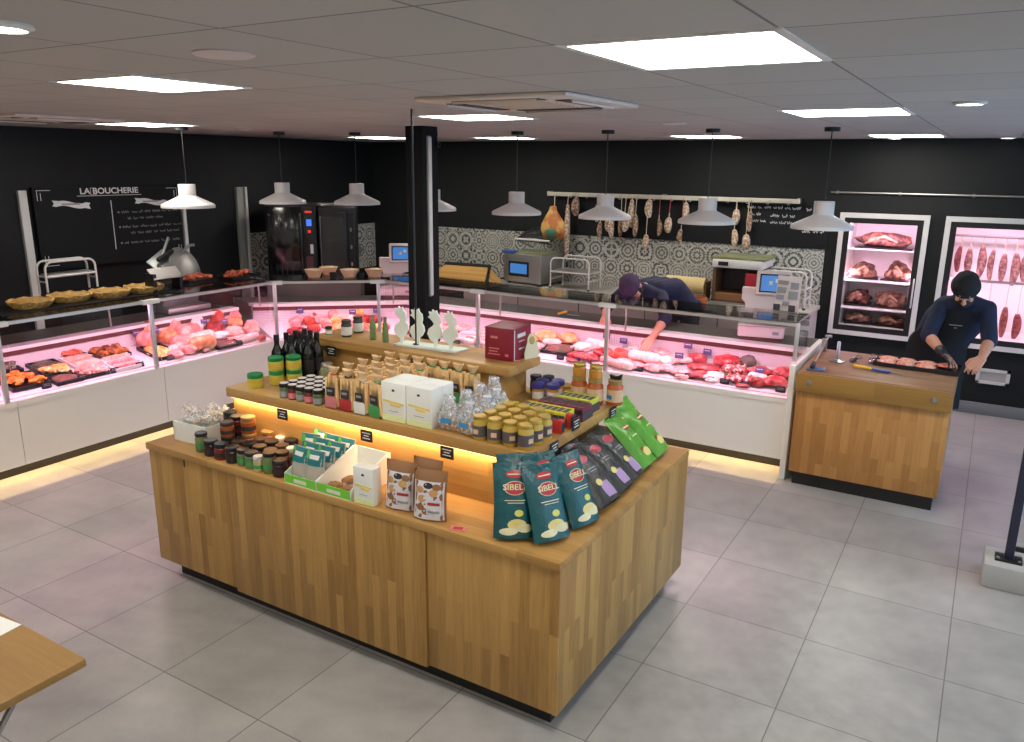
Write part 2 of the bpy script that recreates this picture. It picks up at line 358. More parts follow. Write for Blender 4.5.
    def build(s, name, mat=None, parent=None, smooth=35, loc=None, rotz=0):
        bmesh.ops.recalc_face_normals(s.bm, faces=s.bm.faces[:])
        me = bpy.data.meshes.new(name); s.bm.to_mesh(me); s.bm.free()
        ms = s.slots or [mat]
        for m in ms: me.materials.append(MATS[m])
        if smooth:
            me.polygons.foreach_set('use_smooth', [True] * len(me.polygons)); me.set_sharp_from_angle(angle=R(smooth))
        o = bpy.data.objects.new(name, me); COL.objects.link(o)
        if parent: o.parent = parent
        if loc is not None: o.location = loc
        if rotz: o.rotation_euler.z = rotz
        return o

def tag(o, label=None, cat=None, group=None, kind=None):
    if label: o['label'] = label
    if cat: o['category'] = cat
    if group: o['group'] = group
    if kind: o['kind'] = kind
    return o
def T(name, label, cat, loc=(0, 0, 0), rotz=0, group=None):
    o = bpy.data.objects.new(name, None); COL.objects.link(o); o.empty_display_size = .05
    o.location = loc; o.rotation_euler = (0, 0, rotz) if not isinstance(rotz, tuple) else rotz
    return tag(o, label, cat, group)
KIDS = {}
def dup(root, loc, rotz=None, label=None, group=None):
    r = root.copy(); COL.objects.link(r); r.location = loc
    if rotz is not None: r.rotation_euler = rotz if isinstance(rotz, tuple) else (0, 0, rotz)
    if label: r['label'] = label
    if group: r['group'] = group
    for ch in root.children:
        c = ch.copy(); COL.objects.link(c); c.parent = r
        for g in ch.children:
            d = g.copy(); COL.objects.link(d); d.parent = c
    return r
class Proto:
    """first use moves the prototype, later uses copy it"""
    def __init__(s, root): s.root = root; s.used = False
    def put(s, loc, rotz=0, label=None, group=None):
        if not s.used:
            s.used = True; r = s.root; r.location = loc; r.rotation_euler = rotz if isinstance(rotz, tuple) else (0, 0, rotz)
            tag(r, label, None, group); return r
        return dup(s.root, loc, rotz, label, group)
ORD = ['first', 'second', 'third', 'fourth', 'fifth', 'sixth', 'seventh', 'eighth', 'ninth', 'tenth', 'eleventh', 'twelfth', 'thirteenth', 'fourteenth', 'fifteenth', 'sixteenth', 'seventeenth', 'eighteenth', 'nineteenth', 'twentieth']
def text(name, s, size, mat, parent, loc, rot=(PI / 2, 0, 0), ext=.0006, align='CENTER', bold=0, sx=1):
    cu = bpy.data.curves.new(name, 'FONT'); cu.body = s; cu.size = size; cu.align_x = align; cu.align_y = 'CENTER'; cu.extrude = ext; cu.offset = bold
    tmp = bpy.data.objects.new('tmp', cu); COL.objects.link(tmp); bpy.context.view_layer.update()
    me = bpy.data.meshes.new_from_object(tmp.evaluated_get(bpy.context.evaluated_depsgraph_get()))
    bpy.data.objects.remove(tmp); bpy.data.curves.remove(cu); me.materials.clear(); me.materials.append(MATS[mat])
    o = bpy.data.objects.new(name, me); COL.objects.link(o); o.parent = parent
    o.location = loc; o.rotation_euler = rot; o.scale = (sx, 1, 1); return o
def struct(o): o['kind'] = 'structure'; return o
def area(name, loc, size, power, color, rot=(0, 0, 0), sizey=None, spread=PI):
    l = bpy.data.lights.new(name, 'AREA'); l.energy = power; l.color = color; l.size = size; l.spread = spread
    if sizey: l.shape = 'RECTANGLE'; l.size_y = sizey
    o = bpy.data.objects.new(name, l); COL.objects.link(o); o.location = loc; o.rotation_euler = rot; return o

# ------------------------------------------------------------------ camera
cam_d = bpy.data.cameras.new('camera'); cam = bpy.data.objects.new('camera', cam_d); COL.objects.link(cam)
cam_d.sensor_width = 36; cam_d.lens = 791.999 * 36 / 1024; cam_d.clip_start = .05
yaw, pit, rol = -.5399, .2545, .011
f = Vector((math.sin(yaw) * math.cos(pit), math.cos(yaw) * math.cos(pit), -math.sin(pit)))
rt = Vector((math.cos(yaw), -math.sin(yaw), 0)); up = rt.cross(f)
r2 = rt * math.cos(rol) + up * math.sin(rol); u2 = up * math.cos(rol) - rt * math.sin(rol)
cam.matrix_world = Matrix(((r2.x, u2.x, -f.x, .5149), (r2.y, u2.y, -f.y, -3.061), (r2.z, u2.z, -f.z, 2.2173), (0, 0, 0, 1)))
SC.camera = cam

# ------------------------------------------------------------------ room
XL, XR, YF, YB, ZC = -6.7, 2.7, -4.8, 5.3, 2.49
struct(MB().box(XL - .2, XR + .2, YF - .2, YB + .9, -.1, 0).build('floor', 'floor'))
struct(MB().box(XL - .2, XR + .2, YF - .2, YB + .9, ZC, ZC + .1).build('ceiling', 'ceiling'))
struct(MB().box(XL - .15, XL, YF, YB + .15, 0, ZC).build('wall_left', 'wall_black'))
FR = [(-.742, -.055, .665, 1.762), (.165, 1.06, .665, 1.762)]     # openings of the two display fridges
b = MB()
xs = [XL, FR[0][0], FR[0][1], FR[1][0], FR[1][1], XR]
for i in range(5):
    if i % 2 == 0: b.box(xs[i], xs[i + 1], YB, YB + .15, 0, ZC)
    else:
        b.box(xs[i], xs[i + 1], YB, YB + .15, 0, .665); b.box(xs[i], xs[i + 1], YB, YB + .15, 1.762, ZC)
struct(b.build('wall_back', 'wall_dark'))
struct(MB().box(XL, XR, YF - .15, YF, 0, ZC).build('wall_front', 'wall_pale'))
b = MB()
W0, W1, WZ0, WZ1 = -1.0, 4.6, .15, 2.2
b.box(XR, XR + .15, YF, W0, 0, ZC); b.box(XR, XR + .15, W1, YB, 0, ZC); b.box(XR, XR + .15, W0, W1, 0, WZ0); b.box(XR, XR + .15, W0, W1, WZ1, ZC)
struct(b.build('wall_right', 'wall_pale'))
w = T('window_1', None, None, (XR + .05, W0, WZ0)); struct(w)
b = MB()
for y in (0, 1.84, 3.7, 5.54): b.box(0, .06, y, y + .06, 0, WZ1 - WZ0)
b.box(0, .06, 0, 5.6, 0, .06); b.box(0, .06, 0, 5.6, WZ1 - WZ0 - .06, WZ1 - WZ0)
b.build('window_frame', 'black', w); MB().box(.025, .031, 0, 5.6, 0, WZ1 - WZ0).build('window_pane', 'glass', w)
struct(MB().box(XL, XR, YB - .02, YB, 0, .11, .003).build('baseboard_back', 'skirt_grey'))
struct(MB().box(-5.65, -.9, YB - .012, YB, .86, 1.44).build('backsplash_wall', 'encaustic'))
struct(MB().box(XL, XL + .012, 3.16, YB, .86, 1.44).build('backsplash_wall_side', 'encaustic'))
bpy.data.objects['backsplash_wall'].name = 'wall_back_tiles'; bpy.data.objects['backsplash_wall_side'].name = 'wall_left_tiles'
# upright trims on the black wall
for i, (y0, y1, m, z1) in enumerate(((.69, .76, 'trim_white', 1.96), (2.3, 2.335, 'trim_white', 1.9), (3.0, 3.09, 'trim_grey', 1.95), (3.115, 3.145, 'trim_white', 1.95))):
    struct(MB().box(XL, XL + .04, y0, y1, 0, z1, .004).build('trim_%d' % (i + 1), m))
struct(MB().box(-3.35, -3.19, 1.8, 1.99, 0, ZC, .004).build('column', 'black_matt'))
t = T('sconce_light', 'slim white upright light tube fixed to the black column', 'light', (-3.19, 1.865, 1.22))
MB().box(0, .014, -.024, .024, 0, 1.2, .003).build('housing', 'steel_dull', t); MB().box(.014, .024, -.018, .018, .01, 1.19, .004).build('diffuser', 'tube_off', t)
t = T('column_sensor', 'small black sensor high on the side of the black column', 'sensor', (-3.19, 1.97, 2.36))
MB().box(0, .03, -.02, .02, -.02, .02, .004).build('housing', 'black', t); MB().lathe([(.012, 0), (.014, .012)], seg=12, M=Matrix.Translation((.03, 0, 0)) @ Matrix.Rotation(PI / 2, 4, 'Y')).build('lens', 'oven_glass', t)
# conduit over the fridges
t = T('wall_conduit', 'thin grey conduit running along the dark wall above the display fridges', 'conduit', (-.9, YB - .015, 1.995))
MB().tube([(0, 0, 0), (1.8, 0, 0)], .009, 8).build('pipe', 'steel_dull', t)
b = MB()
for x in (.05, .6, 1.2, 1.75): b.box(x, x + .02, -.012, .015, -.014, .014)
b.build('clip', 'steel_dull', t)

# ceiling fittings
def ceiling_light(x0, x1, y0, y1, label):
    t = T('ceiling_light', label, 'light', ((x0 + x1) / 2, (y0 + y1) / 2, ZC), 0, None)
    hx, hy = (x1 - x0) / 2, (y1 - y0) / 2
    b = MB()
    for a in ((-hx - .022, hx + .022, -hy - .022, -hy), (-hx - .022, hx + .022, hy, hy + .022), (-hx - .022, -hx, -hy, hy), (hx, hx + .022, -hy, hy)): b.box(*a, -.004, 0)
    b.build('frame', 'white', t)
    MB().box(-hx, hx, -hy, hy, -.003, -.001).build('diffuser', 'light_panel', t)
for a in ((-.40, .072, -1.30, -.785, 'large square light panel in the ceiling above the snack bag corner of the island'),
          (-2.43, -1.985, -1.335, -.88, 'square light panel in the ceiling beside the flat round speaker'),
          (-.455, .065, 1.09, 1.62, 'square light panel in the ceiling in front of the butcher block pendant'),
          (-2.47, -1.96, .82, 1.3, 'square light panel in the ceiling behind the central air cassette'),
          (-.49, .035, 4.3, 4.85, 'square light panel in the ceiling close to the wall over the first display fridge'),
          (-2.13, -1.62, 4.1, 4.65, 'square light panel in the ceiling close to the wall over the hanging sausages'),
          (-5.5, -4.95, .72, 1.2, 'square light panel in the ceiling near the air cassette by the chalkboard'),
          (-5.62, -5.1, 3.65, 4.15, 'square light panel in the ceiling above the ovens'),
          (-4.25, -3.75, 4.05, 4.5, 'square light panel in the ceiling above the vacuum packing machine')):
    ceiling_light(*a)
for a in ((-2.43, -1.9, -3.3, -2.8, 'added unseen square ceiling panel over the table end of the shop'), (-.40, .1, -3.9, -3.4, 'added unseen square ceiling panel above the entrance side of the shop'), (1.5, 2.0, -1.3, -.8, 'added unseen square ceiling panel over the aisle by the window wall'),
          (1.5, 2.0, 1.1, 1.6, 'added unseen square ceiling panel over the railing by the window wall'), (1.5, 2.0, -3.9, -3.4, 'added unseen square ceiling panel in the entrance corner by the window wall'), (-4.5, -4.0, -3.3, -2.8, 'added unseen square ceiling panel over the pie counter end of the entrance wall'), (-4.5, -4.0, -1.33, -.83, 'added unseen square ceiling panel over the aisle before the prepared dishes')):
    ceiling_light(*a)  # out-of-view panels continuing the ceiling grid, added to brighten the counter fronts
def cassette(x, y, label):
    t = T('air_conditioner', label, 'air conditioner', (x, y, ZC))
    MB().box(-.36, .36, -.36, .36, -.018, 0, .008).build('panel', 'cassette', t)
    for k in range(4):
        o = MB().box(-.21, .21, .235, .30, -.0215, -.0185).build('air_slot', 'black', t); o.rotation_euler.z = k * PI / 2
        o = MB().box(-.2, .2, .302, .308, -.030, -.0205, .001).build('flap', 'cassette', t); o.rotation_euler.z = k * PI / 2
    b = MB()
    for i in range(9): b.box(-.16, .16, -.16 + i * .039, -.148 + i * .039, -.022, -.018)
    b.build('grille', 'cassette', t)
cassette(-1.3, .1, 'square ceiling air conditioner cassette over the middle of the shop')
cassette(-5.0, .04, 'square ceiling air conditioner cassette over the prepared dishes counter')
for x, y, r_, lab in ((-1.265, -1.565, .078, 'flat round pale ceiling speaker beside a light panel'), (-1.35, 2.05, .075, 'flat round pale ceiling speaker in front of the meat counter pendants'), (-5.1, 1.8, .06, 'small flat round ceiling speaker near the chalkboard pendant')):
    t = T('ceiling_speaker', lab, 'speaker', (x, y, ZC)); MB().lathe([(r_, 0), (r_ * 1.03, -.003), (r_ * .9, -.008)], seg=28).build('rim', 'disc_pale', t)
    MB().lathe([(r_ * .88, -.0085), (r_ * .5, -.011), (0, -.012)], seg=28).build('grille', 'disc_pale', t)
for x, y, lab in ((-1.32, -2.09, 'round bright downlight alone in the ceiling corner'), (.353, .876, 'small round downlight in the ceiling above the aisle by the railing'), (-.36, 4.98, 'tiny round downlight at the wall above the first display fridge'), (.5, 5.05, 'tiny round downlight at the wall above the second display fridge')):
    t = T('downlight', lab, 'light', (x, y, ZC)); MB().lathe([(.062, 0), (.064, -.006), (.05, -.012), (.048, -.004)], seg=24).build('rim', 'white', t)
    MB().lathe([(.047, -.004), (.03, -.01), (0, -.012)], seg=24).build('lens', 'down_light', t)

# pendants
def pendant(zb):
    pt = T('pendant_lamp', 'x', 'pendant lamp'); PZ = zb - ZC
    MB().lathe([(.05, -.028), (.052, -.026), (.052, 0)], seg=20).build('ceiling_rose', 'black', pt)
    MB().tube([(0, 0, -.028), (0, 0, PZ + .19)], .0045, 6).build('cord', 'black', pt)
    MB().lathe([(0, PZ + .19), (.066, PZ + .19), (.068, PZ + .185), (.068, PZ + .10), (.075, PZ + .092), (.205, PZ + .03), (.212, PZ + .02), (.212, PZ + .0), (.205, PZ), (.2, PZ + .018), (.07, PZ + .082), (.06, PZ + .1), (0, PZ + .11)], seg=36).build('shade', 'lamp_white', pt)
    MB().lathe([(.018, PZ + .108), (.02, PZ + .08), (.033, PZ + .055), (.03, PZ + .035), (0, PZ + .024)], seg=16).build('bulb', 'white_gloss', pt)
    return Proto(pt)
PR = pendant(1.805); PRS = pendant(1.845)
for x, y, lab in ((-5.25, 1.3, 'white pendant lamp in front of the chalkboard'), (-5.23, 2.32, 'white pendant lamp in front of the combi oven'), (-4.61, 2.65, 'white pendant lamp between the oven and the black column'),
                  (-3.92, 2.9, 'white pendant lamp half hidden behind the black column'), (-3.03, 2.9, 'white pendant lamp in front of the vacuum packing machine'), (-2.2, 2.9, 'white pendant lamp hiding some of the hanging sausages'),
                  (-1.36, 2.9, 'white pendant lamp above the bending butcher and the paper roll'), (-.53, 2.9, 'white pendant lamp in front of the first display fridge')):
    (PRS if x < -4 else PR).put((x, y, ZC), 0, lab, 'row of white pendant lamps above the counters')

# chalkboard
t = T('chalkboard', 'large black menu chalkboard with white shop lettering on the black wall', 'chalkboard', (XL + .045, .8, 1.27), PI / 2)
MB().box(0, 1.46, -.012, .03, 0, .715).build('board', 'chalkboard', t)
text('lettering', 'LA BOUCHERIE', .074, 'chalk', t, (.71, -.0135, .672), bold=.0016, sx=1.16)
b = MB(); b.box(.52, .575, -.0145, -.013, .64, .643); b.box(.52, .575, -.0145, -.013, .70, .703); b.box(.52, .523, -.0145, -.013, .64, .703); b.box(.572, .575, -.0145, -.013, .64, .703); b.build('letter_frame', 'chalk', t)
MB().box(.39, 1.03, -.0145, -.013, .63, .634).build('underline', 'chalk', t)
for x in (.33, 1.13):
    b = MB(); n = 12; top = []; bot = []
    for i in range(n + 1):
        u = i / n; x_ = x - .15 + .3 * u; z_ = .565 + .012 * math.sin(u * 2 * PI) - .012 * u
        top.append((x_, z_ + .022)); bot.append((x_, z_ - .022))
    b.plate(bot + list(reversed(top)), -.0145, -.013); b.plate([(x - .175, .6), (x - .12, .595), (x - .12, .55), (x - .175, .548), (x - .158, .575)], -.0142, -.013); b.plate([(x + .12, .575), (x + .175, .57), (x + .16, .545), (x + .175, .515), (x + .12, .525)], -.0142, -.013)
    rb = b.build('ribbon', 'chalk', t)
    b = MB(); b.box(x - .09, x + .08, -.0152, -.0146, .556, .572); b.build('faded_writing', 'chalk_dim', rb)
MB().box(.705, .712, -.0145, -.013, .13, .585).build('divider_line', 'chalk', t)
b = MB()
for x, z, sx, sz in ((.03, .69, 1, -1), (1.43, .69, -1, -1), (.03, .03, 1, 1), (1.43, .03, -1, 1)):
    b.box(min(x, x + .12 * sx), max(x, x + .12 * sx), -.0145, -.013, min(z, z + .005 * sz), max(z, z + .005 * sz)); b.box(min(x, x + .005 * sx), max(x, x + .005 * sx), -.0145, -.013, min(z, z + .09 * sz), max(z, z + .09 * sz))
    b.box(min(x + .03 * sx, x + .035 * sx), max(x + .03 * sx, x + .035 * sx), -.0145, -.013, min(z + .025 * sz, z + .09 * sz), max(z + .025 * sz, z + .09 * sz))
b.build('corner_mark', 'chalk', t)
def squiggle(b, x0, x1, z, h, seed, y=-.0138, r=.0022):
    q = random.Random(seed); x = x0
    while x < x1:
        L = q.uniform(.03, .09); pts = []
        n = int(L / .006)
        for i in range(n + 1): pts.append((x + L * i / n, y, z + h * (.5 + .5 * math.sin(i * 1.9 + q.random())) * q.uniform(.4, 1)))
        b.tube(pts, r, 4); x += L + q.uniform(.012, .03)
b = MB()
for i, (x0, x1, z) in enumerate(((.80, 1.4, .46), (.86, 1.25, .40), (.80, 1.42, .32), (.88, 1.4, .26), (.80, 1.4, .17))):
    squiggle(b, x0, x1, z, .028, i)
for z in (.465, .325, .175): b.box(.765, .782, -.0145, -.013, z, z + .015)
b.build('handwriting', 'chalk_dim', t)
# chalk price writing on the dark wall by the hanging rail
t = T('price_chalkboard', 'dark chalk menu panel on the wall beside the hanging sausages', 'chalkboard', (-3.95, YB - .028, 1.445))
MB().box(0, 3.06, 0, .026, 0, .42).build('board', 'chalkboard', t)
b = MB()
for i, (x0, x1, z) in enumerate(((2.26, 2.72, .37), (2.30, 2.42, .30), (2.5, 2.75, .29), (2.30, 2.42, .235), (2.5, 2.75, .225), (2.84, 3.0, .36), (2.82, 3.03, .15), (2.84, 3.0, .2))):
    squiggle(b, x0, x1, z, .035, 20 + i, -.003, .003)
b.build('handwriting', 'chalk', t)
# small flap frame low on the wall
t = T('wall_hatch', 'small pale framed grey hatch low on the dark wall', 'hatch', (.55, YB, .30))
b = MB(); b.box(0, .27, -.02, 0, 0, .025); b.box(0, .27, -.02, 0, .115, .14); b.box(0, .03, -.02, 0, 0, .14); b.box(.24, .27, -.02, 0, 0, .14); b.build('frame', 'trim_white', t)
MB().box(.03, .24, -.008, 0, .025, .115).build('flap', 'bench_grey', t)

# railing on its concrete kerb
t = T('stair_railing', 'dark blue grey metal railing post standing on a concrete kerb', 'railing', (.83, 1.76, .14))
MB().obox((0, 0, .006), (.13, .1, .012), bev=.002).build('base_plate', 'black', t)
MB().box(-.022, .022, -.022, .022, .01, .95, .003).build('post', 'post_blue', t)
MB().box(.0, 1.7, -.012, .012, .06, .085, .002).build('lower_rail', 'black', t); MB().box(-.03, 1.7, -.025, .025, .93, .97, .004).build('handrail', 'post_blue', t)
MB().box(1.2, 1.244, -.022, .022, .0, .95, .003).build('second_post', 'post_blue', t)
b = MB()
for x, y in ((-.05, -.035), (.05, -.035), (-.05, .035), (.05, .035)): b.cyl((x, y, .011), .008, .008, 8)
b.build('bolt', 'steel_dull', t)
tag(MB().box(.715, 2.68, 1.64, 1.9, 0, .14, .012).build('concrete_kerb', 'concrete'), 'low grey concrete kerb on the tiled floor carrying the railing', 'kerb')

# table in the near corner
t = T('folding_table', 'wooden topped table on thin metal legs in the near corner', 'table', (-2.2, -2.35, 0))
b = MB(); b.box(-.6, .53, -.42, .435, .725, .752, .004); b.build('tabletop', 'table_wood', t)
for sx in (-.5, .44):
    for s in (1, -1):
        MB().tube([(sx, .30 * s, .725), (sx, .01 * s, .36), (sx, -.34 * s, .012)], .009, 8).build('leg', 'steel_dull', t)
MB().tube([(.44, .0, .36), (-.5, .0, .36)], .009, 8).build('stretcher', 'steel_dull', t)
tag(MB().obox((-2.16, -2.0, .7535), (.3, .13, .002), (0, 0, .1)).build('paper_sheet', 'white'), 'white sheet of paper lying on the wooden table', 'paper')

# ------------------------------------------------------------------ refrigerated counters
class Quad:
    """footprint of one counter: front edge A-B, rear edge A2-B2; s runs 0..1 along it, d in metres back from the front"""
    def __init__(s, A, B, A2, B2, D=1.0):
        s.A, s.B, s.A2, s.B2 = [Vector((p[0], p[1], 0)) for p in (A, B, A2, B2)]; s.D = D
    def at(s, u, d, z=0):
        p = s.A.lerp(s.B, u); q = s.A2.lerp(s.B2, u); r = p.lerp(q, d / s.D) - s.A
        return Vector((r.x, r.y, z))
    def world(s, u, d, z=0): return s.at(u, d, z) + s.A
    def slab(s, b, d0, d1, z0, z1, u0=0, u1=1, z0b=None, z1b=None):
        """box over the footprint; optional other heights at the back"""
        z0b = z0 if z0b is None else z0b; z1b = z1 if z1b is None else z1b
        p = [s.at(u0, d0, z0), s.at(u1, d0, z0), s.at(u1, d1, z0b), s.at(u0, d1, z0b), s.at(u0, d0, z1), s.at(u1, d0, z1), s.at(u1, d1, z1b), s.at(u0, d1, z1b)]
        b.poly(p, [(3, 2, 1, 0), (4, 5, 6, 7), (0, 1, 5, 4), (1, 2, 6, 5), (2, 3, 7, 6), (3, 0, 4, 7)])
def deck_z(d): return .60 + .09 * (d - .06) / .44
PINK = (1, .45, .66)
def counter(label, q, top_d=.42, posts=(0,), lights=1, power=6.0):
    t = T('display_counter', label, 'counter', q.A, 0, None); L = (q.B - q.A).length
    e = .003 / L
    def S(name, mat, *a, **k):
        b = MB(); q.slab(b, *a, **k); return b.build(name, mat, t)
    S('kickboard', 'plinth_black', .17, .19, 0, .17)
    S('front_panel', 'counter_white', .0, .025, .12, .552, e, 1 - e)
    S('base', 'counter_white', .026, .98, .17, .575)
    S('sill', 'counter_white', -.012, .06, .553, .59, e, 1 - e)
    S('deck', 'deck', .06, .52, .576, .60, z1b=.694)
    S('rear_panel', 'perforated', .5, .525, .66, .835)
    S('edge_strip', 'brown_strip', .488, .5, .80, .835)
    S('work_ledge', 'white', .478, .60, .836, .862)
    S('worktop', 'worktop_grey', .60, q.D, .576, .858)
    S('front_glass', 'glass', .0, .008, .59, 1.128, 2 * e, 1 - 2 * e)
    S('top_glass', 'glass_shelf', -.012, top_d, 1.15, 1.16)
    S('front_rail', 'alu', -.014, .022, 1.128, 1.15)
    for u in posts:
        u = min(max(u, .02 / L), 1 - .06 / L)
        c = q.at(u, .004); dr = (q.B - q.A).normalized(); ang = math.atan2(dr.y, dr.x)
        MB().obox((c.x, c.y, .86), (.032, .028, .545), (0, 0, ang), .003).build('post', 'alu', t)
        MB().obox((c.x, c.y, 1.137), (.15, .045, .036), (0, 0, ang), .003).build('bracket', 'white', t)
        bar = MB(); a_, b_ = q.at(u, .0, 1.142), q.at(u, top_d - .02, 1.142); bar.tube([a_, b_], .008, 8)
        z_ = q.at(u, top_d - .04, .862); bar.tube([b_, Vector((z_.x, z_.y, .862))], .009, 8); bar.build('shelf_support', 'steel', t)
    # the case's own pink food lamp, a tube under the top rail
    a_, b_ = q.world(.02, .045, 1.118), q.world(.98, .045, 1.118)
    hb = MB(); hb.tube([q.at(.02, .045, 1.136), q.at(.98, .045, 1.136)], .012, 8); hb.build('lamp_housing', 'alu', t)
    m = (a_ + b_) / 2; dr = (b_ - a_); ang = math.atan2(dr.y, dr.x)
    area('case_lamp', m, dr.length, power * L, PINK, (R(3), 0, ang), .03)
    # warm strip under the front panel
    a_, b_ = q.world(.01, .10, .162), q.world(.99, .10, .162); m = (a_ + b_) / 2
    area('kick_strip_lamp', m, (b_ - a_).length, 3.0 * L, (1, .70, .34), (0, 0, ang), .015)
    return t
FX, FY = -5.15, 2.72
RX, RY = FX - 1.0, FY + 1.0
QL = [Quad((FX, a), (FX, c), (RX, a), (RX, c)) for a, c in ((-1.55, -.31), (-.31, .85), (.85, 2.05))]
QC = Quad((FX, 2.05), (-4.37, FY), (RX, 2.42), (-4.65, RY))
QR = [Quad((a, FY), (c, FY), (a2, RY), (c2, RY)) for a, c, a2, c2 in ((-4.37, -3.25, -4.65, -3.25), (-3.25, -2.0, -3.25, -2.0), (-2.0, -.6, -2.0, -.6))]
counter('white glazed display counter at the cropped near end of the prepared dishes', QL[0], .6, (1,))
counter('white glazed display counter holding the trays of prepared dishes under the golden pies', QL[1], .6, (1,))
counter('white glazed display counter holding hams and sausages under the slicer', QL[2], .6, ())
counter('angled white glazed corner counter under the row of four paper bowls', QC, .42, (.0, 1.0))
counter('white glazed meat counter between the angled corner and the black column', QR[0], .42, (1,))
counter('white glazed meat counter below the vacuum packing machine', QR[1], .42, (1,))
ce = counter('white glazed meat counter ending against the wooden butcher block', QR[2], .42, ())
# white end panel with the glass side
x1 = 1.4
o = MB().box(x1, x1 + .042, -.085, .98, 0, .862, .004).build('end_panel', 'counter_white', ce)
MB().box(x1 + .012, x1 + .02, .0, .40, .862, 1.15).build('side_glass', 'glass', ce)
MB().obox((x1 + .012, .004, 1.005), (.026, .026, .29), bev=.003).build('post', 'alu', ce)
MB().box(x1 - .01, x1 + .035, -.03, .0, .862, .87).build('end_panel_cap', 'counter_white', ce)

# ------------------------------------------------------------------ back bench, appliances behind the counters
b = MB()
t = T('work_bench', 'long grey topped work bench along the patterned tile wall', 'bench', (-4.6, 4.3, 0))
MB().box(0, 3.72, 0, .97, .85, .89, .004).build('worktop', 'bench_grey', t); MB().box(.02, 3.70, .05, .96, .0, .849).build('cabinet', 'bench_grey', t)
b = MB()
for i in range(1, 5): b.box(i * .74 - .003, i * .74 + .003, .044, .052, .12, .83)
b.build('door_gap', 'black', t)
tag(MB().box(-.02, 1.0, -.02, .56, 0, .918, .004).build('oven_bench', 'worktop_grey', loc=(-6.27, 3.02, 0), rotz=R(38)), 'dark grey bench carrying the combi oven and the second oven', 'bench')
# combi oven
t = OV = T('combi_oven', 'tall black combi oven with glowing red and blue controls', 'oven', (-6.27, 3.02, .92), R(38))
MB().box(0, .66, .02, .5, .0, .86, .008).build('body', 'black', t)
d = MB().box(.01, .47, -.012, .018, .03, .83, .006).build('door', 'oven_glass', t)
b = MB()
for i in range(6): b.box(.05 + i * .068, .056 + i * .068, -.016, -.012, .58, .76); b.box(.05 + i * .068, .056 + i * .068, -.016, -.012, .10, .22)
b.build('rack_rail', 'oven_grey', d)
MB().tube([(.455, -.02, .12), (.455, -.05, .14), (.455, -.05, .74), (.455, -.02, .76)], .009, 8).build('handle', 'black', d)
p = MB().box(.49, .65, -.006, .018, .03, .83, .003).build('control_panel', 'black', t)
MB().box(.52, .61, -.009, -.006, .77, .79).build('red_display', 'screen_red', p); MB().box(.535, .60, -.009, -.006, .63, .70).build('blue_display', 'screen_blue', p); MB().box(.55, .585, -.009, -.006, .555, .585).build('red_button', 'screen_red', p)
MB().box(.57, .61, -.012, -.006, .33, .43).build('white_card', 'white', p)
MB().box(.51, .60, -.009, -.006, .08, .30).build('red_light_strip', 'brown_strip', p)
OV.scale = (.82, 1, 1)
t = OV2 = T('oven', 'black oven with a grey glass door standing next to the combi oven', 'oven', (-6.27 + .56 * math.cos(R(38)), 3.02 + .56 * math.sin(R(38)), .92), R(38))
MB().box(0, .72, .02, .5, 0, .62, .008).build('body', 'black', t)
d = MB().box(.03, .56, -.01, .018, .04, .58, .005).build('door', 'black', t); MB().box(.06, .5, -.014, -.0105, .12, .54).build('window', 'oven_grey', d)
MB().tube([(.05, -.01, .1), (.05, -.045, .11), (.05, -.045, .53), (.05, -.01, .54)], .008, 8).build('handle', 'steel_dull', d)
p = MB().box(.58, .70, -.006, .018, .04, .58).build('control_panel', 'black', t)
b = MB()
for i in range(3): b.lathe([(.018, 0), (.016, .02)], seg=12, M=Matrix.Translation((.64, -.006, .16 + i * .14)) @ Matrix.Rotation(PI / 2, 4, 'X'))
b.build('knob', 'steel_dull', p)
OV2.scale = (.55, 1, 1.34)
tag(MB().obox((-5.98, 3.58, 1.768), (.24, .3, .02), (0, 0, .1), .004).build('flat_pan', 'steel_dull'), 'flat pale baking pan lying on top of the grey door oven', 'pan')
# wooden board with a raised black rim
t = T('carving_board', 'big sloping wooden board with a raised black rim on the bench end', 'board', (-4.66, 4.36, .89), R(4))
b = MB(); b.poly([(-.38, 0, 0), (.40, 0, 0), (.40, .34, 0), (-.38, .34, 0), (-.38, 0, .05), (.36, 0, .05), (.22, .34, .17), (-.38, .34, .17)], [(3, 2, 1, 0), (4, 5, 6, 7), (0, 1, 5, 4), (1, 2, 6, 5), (2, 3, 7, 6), (3, 0, 4, 7)]); b.build('wood_panel', 'oak_long', t)
b = MB(); b.tube([(-.38, .345, .18), (.22, .345, .18), (.37, 0, .06), (.40, -.01, .02)], .022, 8); b.build('rim', 'black', t)
# vacuum packing machine
t = T('vacuum_machine', 'grey vacuum packing machine with raised lid and blue screen', 'vacuum machine', (-4.05, 4.75, .89), R(-8))
b = MB(); b.box(-.27, .27, 0, .5, .02, .35, .015); b.build('body', 'steel_dull', t)
for x in (-.22, .22):
    for y in (.05, .44): MB().cyl((x, y, 0), .02, .02, 10).build('foot', 'black', t)
MB().box(-.19, .10, -.006, .001, .09, .26, .002).build('screen_frame', 'black', t); MB().box(-.165, .075, -.009, -.006, .125, .235).build('screen', 'screen', t)
MB().box(-.29, -.12, -.008, .10, .345, .375, .004).build('blue_corner', 'knife_blue', t)
MB().box(-.24, .25, .04, .44, .345, .362, .006).build('chamber_rim', 'jar_olive', t)
b = MB(); b.obox((.02, .33, .55), (.5, .4, .025), (R(20), 0, 0), .01); b.obox((.02, .2, .485), (.5, .02, .06), (R(20), 0, 0), .004); b.build('lid', 'film', t)
MB().tube([(-.23, .15, .50), (.27, .15, .50)], .012, 8).build('lid_bar', 'trim_white', t)
